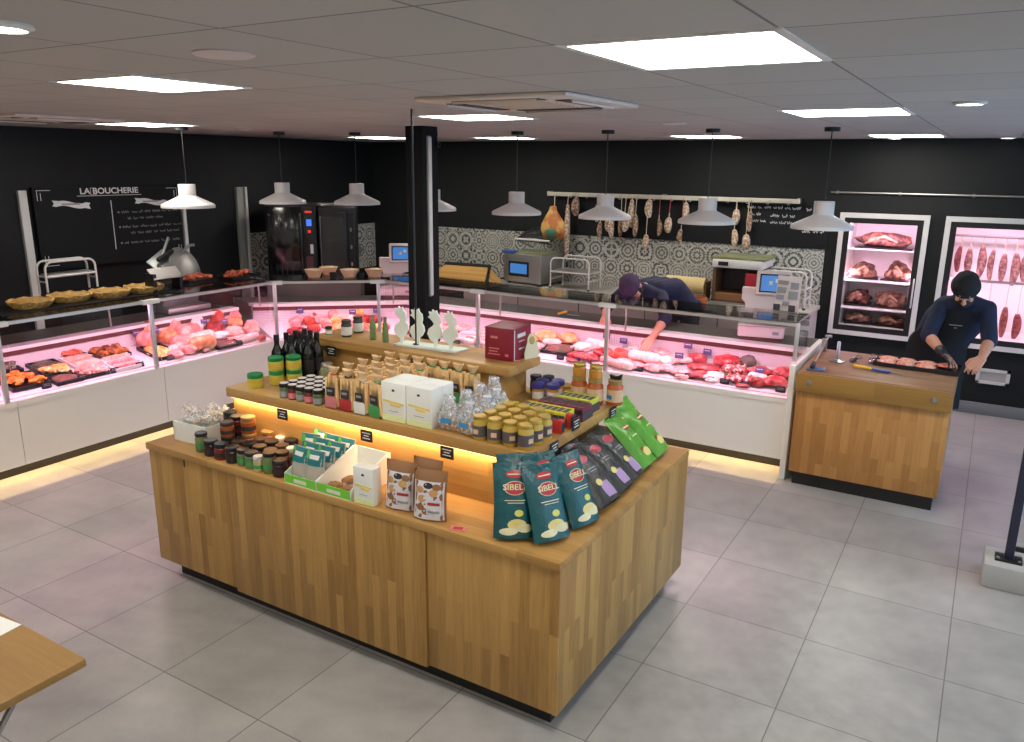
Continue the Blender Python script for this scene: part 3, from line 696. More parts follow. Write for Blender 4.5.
for x in (-.22, .26): MB().tube([(x, .15, .49), (x, .5, .37)], .009, 8).build('lid_arm', 'steel', t)
# tube racks
def rack(name, label, loc, w, h, d, rotz=0):
    t = T(name, label, 'rack', loc, rotz); r_ = .009; n = 5
    def arch(y):
        pts = [(0, y, 0), (0, y, h - .06)]
        for i in range(1, n + 1): a = PI / 2 * i / n; pts.append((.06 - .06 * math.cos(a), y, h - .06 + .06 * math.sin(a)))
        for i in range(n + 1): a = PI / 2 * i / n; pts.append((w - .06 + .06 * math.sin(a), y, h - .06 + .06 * math.cos(a)))
        pts.append((w, y, 0)); return pts
    MB().tube(arch(0), r_, 8).build('front_hoop', 'trim_white', t); MB().tube(arch(d), r_, 8).build('rear_hoop', 'trim_white', t)
    for x in (.0, w):
        for z in (.1, h * .55): MB().tube([(x, 0, z), (x, d, z)], .007, 6).build('side_bar', 'trim_white', t)
    MB().box(.02, w - .02, .0, d, h * .5, h * .5 + .03, .004).build('shelf', 'steel_dull', t)
    MB().tube([(0, -.005, h * .55), (w, -.005, h * .55)], .008, 8).build('cross_bar', 'trim_white', t)
    for x in (0, w):
        MB().cyl((x, 0, 0), .014, .02, 8).build('foot', 'black', t)
    return t
rack('film_rack', 'white tube rack with a dark slot beside the vacuum packing machine', (-3.66, 4.72, .89), .47, .34, .3)
rack('bag_rack', 'white tube rack standing on the bench close to the end wall of tiles', (-1.38, 4.86, .89), .42, .36, .25)
rack('steel_rack', 'shiny bent tube rack behind the golden pies', (-5.95, .44, 1.162), .42, .26, .12, PI / 2)
# small blue dispenser
t = T('tape_dispenser', 'small blue dispenser on a black foot beside the vacuum packing machine', 'dispenser', (-4.44, 5.05, .89))
MB().box(-.06, .06, -.05, .05, 0, .015, .003).build('foot', 'black', t); MB().lathe([(.0, .015), (.028, .015), (.032, .12), (.02, .16), (0, .165)], seg=14).build('body', 'label_blue', t)
# paper roll dispenser
t = T('paper_roll_holder', 'thick roll of brown wrapping paper on its cutter stand', 'paper roll', (-2.14, 4.85, .89))
MB().lathe([(.02, -.21), (.085, -.21), (.085, .21), (.02, .21)], seg=24, M=Matrix.Translation((0, 0, .15)) @ Matrix.Rotation(PI / 2, 4, 'Y')).build('roll', 'paper_roll', t)
for x in (-.235, .225): MB().plate([(x, 0), (x + .012, 0), (x + .012, .2), (x, .2)], -.08, .08).build('bracket', 'paper_dark', t)
MB().tube([(-.24, 0, .15), (.24, 0, .15)], .012, 8).build('spindle', 'steel_dull', t); MB().box(-.24, .24, -.11, -.09, .04, .075, .003).build('cutter', 'paper_dark', t); MB().box(-.25, .25, -.11, .1, 0, .02, .003).build('base', 'jar_olive', t)
tag(MB().lathe([(.085, 0), (.095, .07), (.105, .075), (.1, .1), (.085, .1), (.08, .01), (0, .01)], seg=20).build('clay_dish', 'terracotta', loc=(-1.88, 4.42, .89)), 'terracotta coloured dish on the bench below the brown paper roll', 'dish')
# bread slicer like box machine
t = T('slicing_machine', 'boxy bench machine with pale top band and open brown front', 'machine', (-1.83, 4.72, .89))
b = MB(); b.box(0, .03, 0, .42, 0, .42); b.box(.44, .47, 0, .42, 0, .42); b.box(0, .47, .39, .42, 0, .42); b.box(0, .47, 0, .42, .0, .05); b.build('cabinet', 'paper_dark', t)
MB().box(-.01, .48, -.012, .43, .37, .45, .006).build('top_band', 'trim_white', t); MB().box(.05, .15, -.016, -.012, .39, .43).build('display', 'black', t); MB().box(-.03, .5, -.0, .45, .451, .475, .006).build('lid', 'jar_olive', t)
MB().box(.03, .44, .02, .38, .05, .12).build('tray', 'kraft_brown', t); MB().box(-.0, .47, -.10, .0, .0, .035, .006).build('front_tray', 'steel_dull', t); MB().box(.05, .3, .2, .22, .14, .34).build('dark_opening', 'black', t)
tag(MB().box(-1.5, -1.31, 4.70, 4.716, .93, 1.22, .003).build('red_board', 'red_plate'), 'dark red board leaning in front of the boxy bench machine', 'board')

# till scales
def scale(label, loc, rotz):
    t = T('till_scale', label, 'scale', loc, rotz)
    MB().box(-.19, .17, -.12, .2, .03, .12, .012).build('base', 'scale_white', t); b = MB(); b.box(-.17, .15, -.10, .18, 0, .03); b.build('foot', 'brown_strip', t)
    b = MB(); b.plate([(-.19, .40), (.16, .40), (.16, .30), (.15, .265), (.06, .245), (.0, .20), (-.02, .12), (-.14, .12), (-.16, .28), (-.19, .31)], .06, .15); b.build('neck', 'scale_white', t)
    MB().box(-.19, .19, -.14, .05, .121, .135, .004).build('weighing_plate', 'steel', t)
    h = MB().obox((.05, .06, .45), (.27, .05, .2), (R(-14), 0, 0), .012).build('display_head', 'scale_white', t)
    s = MB().obox((.055, .0345, .452), (.225, .006, .15), (R(-14), 0, 0), .002).build('screen_bezel', 'black', h); MB().obox((.055, .0305, .452), (.2, .004, .126), (R(-14), 0, 0)).build('screen', 'screen', s)
    b = MB()
    for i in range(4): b.obox((-.02 + i * .05, .0285, .455 + .02 * ((i * 7) % 3 - 1)), (.03, .002, .03), (R(-14), 0, 0))
    b.build('icon', 'label_white', s); MB().box(.08, .13, -.124, -.119, .06, .085).build('badge', 'label_grey', t)
    return t
scale('pinkish white till scale with blue screen at the butcher block end of the meat counter', (-1.0, 3.45, .86), R(11))
scale('pinkish white till scale with a blue screen behind the row of paper bowls', (-4.78, 3.42, .86), R(36))
# leaflet holder on the glass end
t = T('leaflet_stand', 'clear upright stand of grey leaflets and price cards at the glass end', 'leaflet stand', (-.76, 3.1, 1.16), R(-6))
MB().box(-.09, .09, -.02, .04, 0, .012, .003).build('foot', 'scale_grey', t); MB().obox((0, .012, .14), (.18, .006, .26), (R(-8), 0, 0)).build('back_plate', 'scale_white', t)
b = MB()
for i, (x, z, w_, h_) in enumerate(((-.04, .22, .08, .03), (.05, .2, .06, .05), (-.045, .165, .07, .04), (.045, .13, .07, .06), (-.05, .11, .06, .035), (.0, .065, .05, .03))): b.obox((x, .004 - (z - .14) * -.14 - .012, z), (w_, .004, h_), (R(-8), 0, 0))
b.build('leaflet', 'label_grey', t)
for x in (-.06, .055): MB().box(x - .025, x + .025, -.045, -.035, .012, .06, .002).build('price_card', 'grey_pack', t)

# hanging rail with ham and sausages
t = T('hanging_rail', 'pale wooden hanging rail fixed high along the dark wall', 'rail', (-3.98, 5.2, 1.9))
MB().box(0, 2.82, -.012, .012, -.022, .022, .003).build('bar', 'rail_wood', t)
b = MB()
for i in range(14): b.tube([(.12 + i * .2, 0, .02), (.14 + i * .2, -.03, .0), (.12 + i * .2, -.035, -.035), (.10 + i * .2, -.02, -.03)], .004, 6)
b.build('hook', 'steel_dull', t)
b = MB()
for x in (0, 1.4, 2.8): b.box(x - .015, x + .015, .012, .098, -.015, .03)
b.build('wall_bracket', 'steel_dull', t)
t = T('cured_ham', 'large golden cured ham with a green label hanging at the start of the rail', 'ham', (-3.86, 5.15, 1.87))
MB().tube([(0, 0, 0), (0, 0, -.12)], .005, 6).build('string', 'string', t)
b = MB(); n = 9
b.lathe([(0, -.10), (.03, -.11), (.04, -.16), (.07, -.22), (.115, -.31), (.13, -.38), (.115, -.45), (.07, -.485), (0, -.49)], seg=20)
for v in b.bm.verts: v.co.x *= 1.38; v.co.y *= .5; v.co.x += .02 * math.sin(v.co.z * 9)
b.build('joint', 'ham_cured', t); MB().ell((-.0, -.075, -.4), (.07, .012, .05)).build('label', 'ham_green', t)
sp = []
def saus(L, r, m, bend):
    t = T('hanging_sausage', 'x', 'sausage', (0, 0, 0)); b = MB(); n = 9; pts = []; rr = []
    for i in range(n + 1):
        u = i / n; pts.append((bend * math.sin(u * PI), 0, -u * L)); rr.append(r * max(.22, math.sin(PI * min(1, max(0, .06 + u * .9)))** .45) * (.95 + .07 * noise.noise((u * 3.1, L * 9, r * 77))))
    b.tube(pts, rr, 12); b.build('casing', m, t)
    MB().tube([(0, 0, 0), (0, 0, .03), (.002, 0, .05)], .004, 6).build('string_knot', 'string', t); return t
protos = {}
SG = 'dried sausages hanging from the wall rail'
SL = [(-3.59, 1.866, 1.667, 'fat round dried sausage third from the cured ham end'), (-3.69, 1.785, 1.141, 'very long thin dried sausage next to the cured ham'), (-3.335, 1.8, 1.61, 'short dried sausage at the start of the row after a gap'),
      (-3.277, 1.61, 1.44, 'lower sausage of the first pair under the pendant shade'), (-3.195, 1.66, 1.51, 'short sausage under the middle of the pendant shade'), (-3.13, 1.66, 1.446, 'pale sausage hanging under the pendant shade edge'),
      (-3.04, 1.73, 1.46, 'long sausage just past the pendant shade'), (-2.985, 1.7, 1.52, 'sausage squeezed behind the long one past the pendant shade'), (-2.915, 1.864, 1.566, 'tallest hung sausage of the close cluster'), (-2.86, 1.71, 1.47, 'last sausage of the close cluster'),
      (-2.71, 1.87, 1.68, 'upper sausage alone on a short string over a lower one'), (-2.725, 1.499, 1.339, 'lower sausage reaching down to the patterned tiles over the bending butcher'), (-2.597, 1.665, 1.496, 'plump sausage on a long red string'), (-2.476, 1.691, 1.534, 'darker plump sausage on a long red string'),
      (-2.31, 1.852, 1.667, 'upper sausage beside the pendant above the bending butcher'), (-2.335, 1.572, 1.416, 'lower sausage beside the pendant above the bending butcher'),
      (-1.77, 1.8, 1.651, 'upper sausage of the first pair above the boxy machine'), (-1.772, 1.6, 1.419, 'lower sausage of the first pair above the boxy machine'), (-1.625, 1.786, 1.588, 'upper sausage of the last pair on the rail'), (-1.648, 1.556, 1.406, 'lower sausage of the last pair on the rail')]
for i, (x, z1, z0, lab) in enumerate(SL):
    L = z1 - z0; r_ = (.05 if i == 0 else .036 if i == 1 else .03 + .007 * ((i * 5) % 3))
    t = saus(L, r_, 'dry_sausage' if i % 3 else 'dry_sausage_dark', .015 * ((i * 7) % 5 - 2) / 2); t.location = (x, 5.15 if i % 2 else 5.175, z1); t['label'] = lab; t['group'] = SG
    if z1 < 1.88: MB().tube([(0, 0, .05), (.0, .02 if i % 2 else 0, 1.9 - z1)], .004, 5).build('long_string', 'string_red' if i in (3, 12, 13, 14, 16, 18, 15) else 'string', t)

# display fridges
def fridge(label, x0, x1, z0, z1):
    t = T('display_fridge', label, 'fridge', (x0, YB, z0)); W, H, D = x1 - x0, z1 - z0, .62
    b = MB(); g = .002
    b.box(g, .03, -.01, D, g, H - g); b.box(W - .03, W - g, -.01, D, g, H - g); b.box(g, W - g, D - .03, D, g, H - g); b.box(g, W - g, -.01, D, g, .03); b.box(g, W - g, -.01, D, H - .03, H - g); b.build('cabinet', 'white', t)
    b = MB(); e = .045
    b.box(-e, W + e, -.04, -.002, -e, 0); b.box(-e, W + e, -.04, -.002, H, H + e); b.box(-e, 0, -.04, -.002, 0, H); b.box(W, W + e, -.04, -.002, 0, H); b.build('outer_frame', 'trim_white', t)
    b = MB(); e = .05
    b.box(0, W, -.035, -.012, 0, e); b.box(0, W, -.035, -.012, H - e, H); b.box(0, e, -.035, -.012, e, H - e); b.box(W - e, W, -.035, -.012, e, H - e); dr = b.build('door', 'black', t)
    MB().box(e, W - e, -.026, -.02, e, H - e).build('pane', 'fridge_glass', dr)
    hb = MB(); hb.box(W - .022, W - .008, -.075, -.06, .28, .56, .003); hb.box(W - .02, W - .01, -.062, -.035, .3, .315); hb.box(W - .02, W - .01, -.062, -.035, .525, .54); hb.build('handle', 'alu', dr)
    area('fridge_lamp', (x0 + W / 2, YB + .06, z1 - .06), W - .2, 3.4, (1, .58, .84), (R(35), 0, 0), .04)
    area('fridge_lamp', (x0 + .05, YB + .05, (z0 + z1) / 2), .04, 3.8, (1, .58, .84), (0, R(-60), 0), H - .2)
    area('fridge_lamp', (x1 - .05, YB + .05, (z0 + z1) / 2), .04, 3.8, (1, .58, .84), (0, R(60), 0), H - .2)
    return t
f1 = fridge('glazed display fridge of dry aged beef cuts set in the dark wall', *FR[0])
f2 = fridge('glazed display fridge of hanging cured sausages set in the wall behind the standing butcher', *FR[1])
for z in (1.455, 1.15, .878): MB().box(.032, .655, .08, .58, z - .665 - .012, z - .665, .002).build('shelf', 'deck', f1)
for z, y in ((1.62, .3), (1.21, .26)):
    MB().tube([(.032, y, z - .665), (.862, y, z - .665)], .012, 8).build('hanging_bar', 'steel', f2)
AG = 'dry aged beef cuts on the fridge shelves'
def beef(x, y, z, r, seed, mats, rot, lab):
    t = T('aged_beef_cut', lab, 'beef', (x, y, z), rot, AG)
    MB().box(-r[0] - .02, r[0] + .02, -.13, .13, 0, .014, .004).build('tray', 'tray_black', t)
    b = MB(); b.blob((0, 0, r[2] * .75), r, .45, seed, 1.5, 3, .7); m = b.build('meat', mats[0], t)
    b = MB(); b.blob((-r[0] * .35, -.03, r[2] * .9), (r[0] * .5, .07, r[2] * .75), .4, seed + 5, 2, 2); b.build('fat', mats[1], t)
    b = MB(); b.tube([(-r[0] * .8, -.05, .03), (-r[0] * .5, -.085, r[2] * .9), (0, -.095, r[2] * 1.4), (r[0] * .5, -.085, r[2] * .8)], [.012, .018, .016, .01], 8); b.build('bone', 'aged_fat', t)
y = 5.62
for a in ((-.40, y, 1.457, (.24, .1, .085), 1, ('aged_beef_dark', 'aged_beef'), 0, 'long dark aged beef piece alone on the top fridge shelf'),
          (-.56, y, 1.152, (.12, .1, .09), 2, ('aged_beef', 'aged_fat'), .1, 'aged beef cut with pale fat on the second shelf at the hinge side'), (-.24, y, 1.152, (.11, .1, .10), 3, ('aged_beef', 'aged_beef_dark'), -.2, 'pointed aged beef cut on the second shelf at the handle side'),
          (-.58, y, .880, (.115, .1, .088), 4, ('aged_beef_dark', 'aged_fat'), .15, 'curved rib cut on the third fridge shelf at the hinge side'), (-.28, y, .880, (.14, .1, .09), 5, ('aged_beef', 'aged_fat'), 0, 'broad pale rib cut on the third fridge shelf at the handle side'),
          (-.56, y, .697, (.12, .1, .062), 6, ('aged_beef', 'aged_beef_dark'), .2, 'wedge shaped cut on the fridge floor at the hinge side'), (-.25, y, .697, (.13, .1, .058), 7, ('aged_beef_dark', 'aged_fat'), -.1, 'pink edged cut on the fridge floor at the handle side')): beef(*a)
for i, (x, z1, L, m, k) in enumerate(((.26, 1.52, .23, 1, 'u'), (.34, 1.50, .26, 0, 'u'), (.44, 1.53, .28, 0, 'u'), (.535, 1.50, .27, 0, 'u'), (.625, 1.47, .24, 0, 'u'), (.715, 1.48, .28, 0, 'u'), (.80, 1.50, .26, 0, 'u'), (.90, 1.5, .26, 0, 'u'), (.42, 1.06, .26, 0, 'l'), (.56, 1.02, .24, 0, 'l'), (.70, .985, .27, 1, 'l'), (.80, .93, .22, 1, 'l'), (.92, .98, .24, 1, 'l'))):
    t = saus(L * 1.06, .029 + .005 * (i % 3), 'fridge_sausage_red' if m else 'fridge_sausage', .012 * (i % 3 - 1)); t.location = (x, 5.6 if k == 'u' else 5.56, z1)
    j = i if k == 'u' else i - 8
    t['label'] = 'cured sausage in the second fridge, %s on its %s bar from the hinge side' % (ORD[j], 'upper' if k == 'u' else 'lower'); t['group'] = 'cured sausages hanging in the second fridge'
    MB().tube([(0, 0, .05), (0, 0, (1.61 if k == 'u' else 1.2) - z1)], .003, 5).build('long_string', 'string', t)

# ------------------------------------------------------------------ food on top of the glass
for i, (x, y) in enumerate(((-5.50, .06), (-5.53, .37), (-5.47, .66), (-5.46, .96))):
    t = T('golden_pie', 'flat golden crusted pie, %s from the cropped end of the glass shelf' % ORD[i], 'pie', (x, y, 1.166), .3 * i, 'golden pies on the glass shelf')
    b = MB(); b.lathe([(0, 0), (.12, 0), (.15, .03), (.158, .052), (.145, .055), (.13, .04), (0, .036)], seg=28)
    for v in b.bm.verts:
        a = math.atan2(v.co.y, v.co.x); v.co.z += .006 * math.sin(a * 9) * (v.co.xy.length > .13); v.co.x *= 1 + .03 * math.sin(a * 3)
    b.build('crust', 'crust', t); b = MB(); b.blob((0, 0, .040), (.13, .13, .014), .5, i, 4, 3); b.build('filling', 'crust_fill', t)
tag(MB().box(-5.74, -5.30, -.25, 1.14, 1.161, 1.166, .001).build('serving_slab', 'black', smooth=0), 'long black slab on the glass shelf under the golden pies', 'slab')
t = T('counter_card_holder', 'black stand with a slanted pale grey panel in front of the slicer', 'stand', (-5.33, 1.09, 1.161), PI / 2)
MB().box(-.14, -.11, -.02, .1, 0, .16, .003).build('upright', 'black', t); MB().box(.11, .14, -.02, .1, 0, .13, .003).build('upright', 'black', t); MB().obox((0, .02, .155), (.27, .12, .012), (R(42), 0, 0), .003).build('panel', 'scale_grey', t); MB().box(-.14, .14, -.03, .11, 0, .012, .002).build('foot', 'black', t)
# meat slicer
t = T('meat_slicer', 'steel meat slicer with a tilted round blade behind the pie shelf', 'slicer', (-5.95, 1.62, .86), PI / 2)
MB().box(-.22, .25, -.16, .16, .0, .06, .02).build('foot', 'steel_dull', t)
MB().obox((0, .02, .17), (.4, .2, .22), (R(12), 0, 0), .04).build('base', 'slicer_grey', t)
M = Matrix.Translation((.07, -.06, .42)) @ Matrix.Rotation(R(62), 4, 'X') @ Matrix.Rotation(R(14), 4, 'Y')
MB().lathe([(0, -.012), (.17, -.012), (.185, 0), (.17, .012), (.1, .03), (0, .034)], seg=32, M=M).build('blade_guard', 'slicer_grey', t)
MB().lathe([(.17, .0), (.178, .004), (.1, .034), (0, .038)], seg=32, M=M @ Matrix.Translation((0, 0, .004))).build('blade', 'steel_dull', t)
MB().obox((-.13, -.02, .46), (.2, .2, .015), (R(50), R(-30), 0), .004).build('food_carriage', 'slicer_grey', t)
MB().tube([(-.2, -.05, .40), (-.12, -.02, .55), (-.02, .02, .68)], .012, 8).build('carriage_rod', 'slicer_grey', t); MB().capsule((-.2, -.06, .5), (-.05, -.05, .56), .02, .02).build('handle', 'black', t)
MB().tube([(.0, -.05, .5), (.14, -.05, .6), (.19, -.06, .6)], .014, 8).build('pusher_arm', 'steel_dull', t)
for y, x, lab, n in ((1.62, -5.66, 'black tray of reddish marinated skewers by the slicer', 9), (2.0, -5.56, 'black tray of orange red chicken pieces at the corner end of the glass shelf', 12)):
    t = T('meat_tray', lab, 'tray', (x, y, 1.161), .1)
    b = MB(); b.box(-.11, .11, -.17, .17, 0, .008, .002); b.box(-.11, -.1, -.17, .17, .008, .025); b.box(.1, .11, -.17, .17, .008, .025); b.box(-.1, .1, -.17, -.16, .008, .025); b.box(-.1, .1, .16, .17, .008, .025); b.build('tray', 'tray_black', t)
    for i in range(n):
        MB().blob((rnd.uniform(-.06, .06), -.13 + .26 * i / (n - 1), .032 + .012 * (i % 2)), (.045, .026, .024), .4, i, 2, 2, None, rnd.uniform(-.5, .5)).build('piece', 'red_kebab', t)
for i, (x, y) in enumerate(((-5.0, 2.44), (-5.02, 2.66), (-4.73, 2.64), (-4.56, 2.80))):
    t = T('paper_bowl', 'peach brown paper bowl of salad, %s of the four on the corner glass' % ORD[i], 'bowl', (x, y, 1.161), i, 'paper bowls on the corner glass')
    MB().lathe([(0, .002), (.055, .0), (.088, .07), (.092, .072), (.086, .072), (.055, .01), (0, .01)], seg=26).build('bowl', 'label_peach', t)
    MB().blob((0, 0, .055), (.075, .075, .022), .4, i, 4, 3).build('salad', 'candy', t)
for i, (x, y, lab) in enumerate(((-4.87, 2.56, 'black sauce pot between the second and third paper bowls'), (-4.62, 2.67, 'black sauce pot between the third and fourth paper bowls'))):
    t = T('sauce_pot', lab, 'pot', (x, y, 1.161)); MB().lathe([(0, 0), (.03, 0), (.034, .035), (.034, .04), (.028, .04), (.026, .02), (0, .02)], seg=16).build('pot', 'black', t); MB().cyl((0, 0, .021), .026, .006, 14).build('sauce', 'jam_dark', t)

# ------------------------------------------------------------------ food in the cases
TAGP = T('price_tag', 'x', 'price tag')
b = MB(); b.obox((0, 0, .022), (.072, .004, .042), (R(-14), 0, 0), .001); b.box(-.02, .02, -.004, .02, -.0, .004); b.build('plate', 'tag_black', TAGP)
b = MB()
for i, w_ in enumerate((.045, .05, .03)): b.obox((0, -.0032 + .003 * (i - 1) , .034 - .012 * i), (w_, .0012, .003), (R(-14), 0, 0))
b.build('writing', 'label_grey', TAGP)
TP = Proto(TAGP)
TAGL = T('standing_price_tag', 'x', 'price tag')
MB().obox((0, 0, .075), (.07, .004, .048), (R(-10), 0, 0), .001).build('plate', 'tag_purple', TAGL); MB().tube([(0, .004, 0), (0, .004, .07)], .003, 6).build('stick', 'steel', TAGL)
b = MB()
for i, w_ in enumerate((.045, .03)): b.obox((0, -.004 + .003 * i, .084 - .016 * i), (w_, .0012, .004), (R(-10), 0, 0))
b.build('writing', 'label_white', TAGL)
TS = Proto(TAGL)
WHERE = {'L1': ('prepared dishes case', 'its cropped end'), 'L2': ('ham case', 'the pie end'), 'C': ('corner case', 'the chalkboard side'), 'R': ('long meat case', 'the butcher block')}
CASE = {'L0': QL[0], 'L1': QL[1], 'L2': QL[2], 'C': QC}
def place(case, x, y):
    """point of a case deck for a place on the shop plan"""
    if case == 'R': return Vector((x, y, deck_z(y - FY) + .002))
    if case in ('L1', 'L2', 'L0'): return Vector((x, y, deck_z(FX - x) + .002))
    d = ((x - QC.A.x) * -.65 + (y - QC.A.y) * .76); return Vector((x, y, deck_z(max(.06, d)) + .002))
ANG = {'R': 0, 'L1': PI / 2, 'L2': PI / 2, 'L0': PI / 2, 'C': R(41)}
tags = {'L1': [(-5.235, y) for y in (-.05, .22, .48, .70)], 'L2': [(-5.235, y) for y in (.98, 1.32, 1.7)], 'R': [(x, FY + .085) for x in (-4.0, -3.6, -3.1, -2.52, -2.37, -2.2, -1.8, -1.38, -1.22, -1.1, -.95, -.68)]}
for c, ps in tags.items():
    if c == 'R': ps = list(reversed(ps))
    for i, (x, y) in enumerate(ps): TP.put(place(c, x, y), ANG[c], 'black price tag along the %s front, %s from %s' % (WHERE[c][0], ORD[i], WHERE[c][1]), 'black price tags along the case fronts')
stands = {'L2': [(-5.62, .95), (-5.6, 1.12), (-5.66, 1.30), (-5.6, 1.62), (-5.52, 1.78), (-5.66, 1.86), (-5.60, 2.0)], 'R': [(-2.62, 3.14), (-2.25, 3.15), (-2.10, 3.17), (-1.52, 3.16), (-1.36, 3.17), (-1.52, 2.95), (-.88, 2.96)], 'C': [(-5.3, 2.52), (-4.86, 2.8), (-4.7, 2.98)]}
for c, ps in stands.items():
    if c == 'R': ps = list(reversed(ps))
    for i, (x, y) in enumerate(ps):
        p = place(c, x, y); p.z += .035 if c != 'R' or i % 2 else .0
        TS.put(p, ANG[c] + rnd.uniform(-.15, .15), 'purple stick price tag in the %s, %s from %s' % (WHERE[c][0], ORD[i], WHERE[c][1]), 'price tags on sticks in the cases')

# prepared dishes: each tray with its food
def dish(case, x, y, w, d, mat, label, kind='pile', tray='tray_black', seed=0):
    p = place(case, x, y); t = T('food_tray', label, 'tray', p, ANG[case])
    t.rotation_euler.x = 0
    b = MB(); tl = .18
    def zb(yy): return yy * tl
    hw, hd = w / 2, d / 2
    def q(x0, x1, y0, y1, z0, z1): b.poly([(x0, y0, zb(y0) + z0), (x1, y0, zb(y0) + z0), (x1, y1, zb(y1) + z0), (x0, y1, zb(y1) + z0), (x0, y0, zb(y0) + z1), (x1, y0, zb(y0) + z1), (x1, y1, zb(y1) + z1), (x0, y1, zb(y1) + z1)], [(3, 2, 1, 0), (4, 5, 6, 7), (0, 1, 5, 4), (1, 2, 6, 5), (2, 3, 7, 6), (3, 0, 4, 7)])
    q(-hw, hw, -hd, hd, .002, .008); q(-hw, -hw + .012, -hd, hd, .008, .028); q(hw - .012, hw, -hd, hd, .008, .028); q(-hw + .012, hw - .012, -hd, -hd + .012, .008, .028); q(-hw + .012, hw - .012, hd - .012, hd, .008, .028)
    b.build('tray', tray, t); q_ = random.Random(seed)
    if kind == 'pile':
        b = MB(); n = 16
        for i in range(n): b.blob((q_.uniform(-hw * .68, hw * .68), (yy := q_.uniform(-hd * .68, hd * .68)), zb(yy) + .03 + q_.uniform(0, .02)), (q_.uniform(.03, .05), q_.uniform(.025, .04), .022), .5, seed + i, 3, 2, None, q_.uniform(0, 3))
        tag(b.build('food_pile', mat, t), kind='stuff')
    elif kind == 'flat':
        b = MB(); b.blob((0, 0, 0), (hw * .93, hd * .93, .012), .25, seed, 3, 4)
        for v in b.bm.verts: v.co.z += zb(v.co.y) + .02
        b.build('food', mat, t)
    elif kind == 'slices':
        n = 9
        for r_ in range(2):
            for i in range(n):
                u = -hw * .8 + 1.6 * hw * i / (n - 1); yy = (-.5 + r_) * hd * .85
                MB().obox((u, yy, zb(yy) + .03), (.007, hd * .8, .05), (0, R(52), 0), .003).build('slice', mat, t)
    elif kind == 'roasts':
        for i in range(6):
            u = -hw * .65 + 1.3 * hw * (i % 3) / 2; yy = (-.45 + .9 * (i // 3)) * hd
            MB().blob((u, yy, zb(yy) + .035), (.05, .034, .028), .4, seed + i, 2, 3, None, q_.uniform(-.4, .4)).build('roast_piece', mat, t)
    return t
D = dish
D('L0', -5.42, -.5, .3, .3, 'carrot', 'black tray of orange dice next to the first glass post', seed=9)
D('L1', -5.40, -.13, .27, .26, 'carrot', 'black tray heaped with orange carrot salad in the prepared dishes case', seed=1)
D('L1', -5.56, .14, .22, .20, 'salad_dark', 'dark tray of grey green salad behind the black front tray', 'flat', seed=2)
D('L1', -5.29, .12, .20, .14, 'pate', 'low black tray of dark pieces at the front of the prepared dishes case', 'flat', seed=3)
D('L1', -5.50, .38, .20, .28, 'slices', 'tray of pale cream slices in the middle of the prepared dishes case', 'slices', 'tray_white', seed=4)
D('L1', -5.30, .34, .2, .14, 'ham_pink', 'tray of pinkish rolled slices at the front of the prepared dishes case', 'roasts', seed=5)
D('L1', -5.64, -.14, .24, .14, 'salad_dark', 'narrow dark tray of olive salad behind the carrot tray', 'pile', seed=21)
D('L1', -5.425, .13, .2, .085, 'gratin', 'slim tray of yellow egg pieces between the two dark trays', 'pile', seed=22)
D('L1', -5.43, .62, .24, .075, 'slices', 'slim white tray of cream slices between roast and pink slices', 'slices', 'tray_white', seed=23)
D('L1', -5.66, .40, .2, .05, 'red_kebab', 'slim tray of red skewers at the very back of the prepared dishes', 'pile', seed=24)
D('L1', -5.57, .66, .26, .20, 'roast', 'black tray of browned roast pieces at the back of the prepared dishes case', 'roasts', seed=6)
D('L1', -5.31, .6, .22, .17, 'slices_pink', 'white tray of pink slices at the front beside the glass post', 'slices', 'tray_white', seed=7)
D('L2', -5.40, 1.0, .22, .3, 'gratin', 'tray of yellow gratin at the pie end of the ham case', 'flat', seed=8)
D('L2', -5.28, 1.58, .26, .15, 'pate', 'dark flat slab of pate at the front of the ham case', 'flat', seed=10)
D('R', -2.62, 2.98, .28, .2, 'pate', 'dark tray of pate on the meat deck near the black column', 'flat', seed=11)
D('R', -3.15, 2.95, .26, .2, 'slices_pink', 'white tray of pink slices on the meat deck behind the red gift box', 'slices', 'tray_white', seed=12)
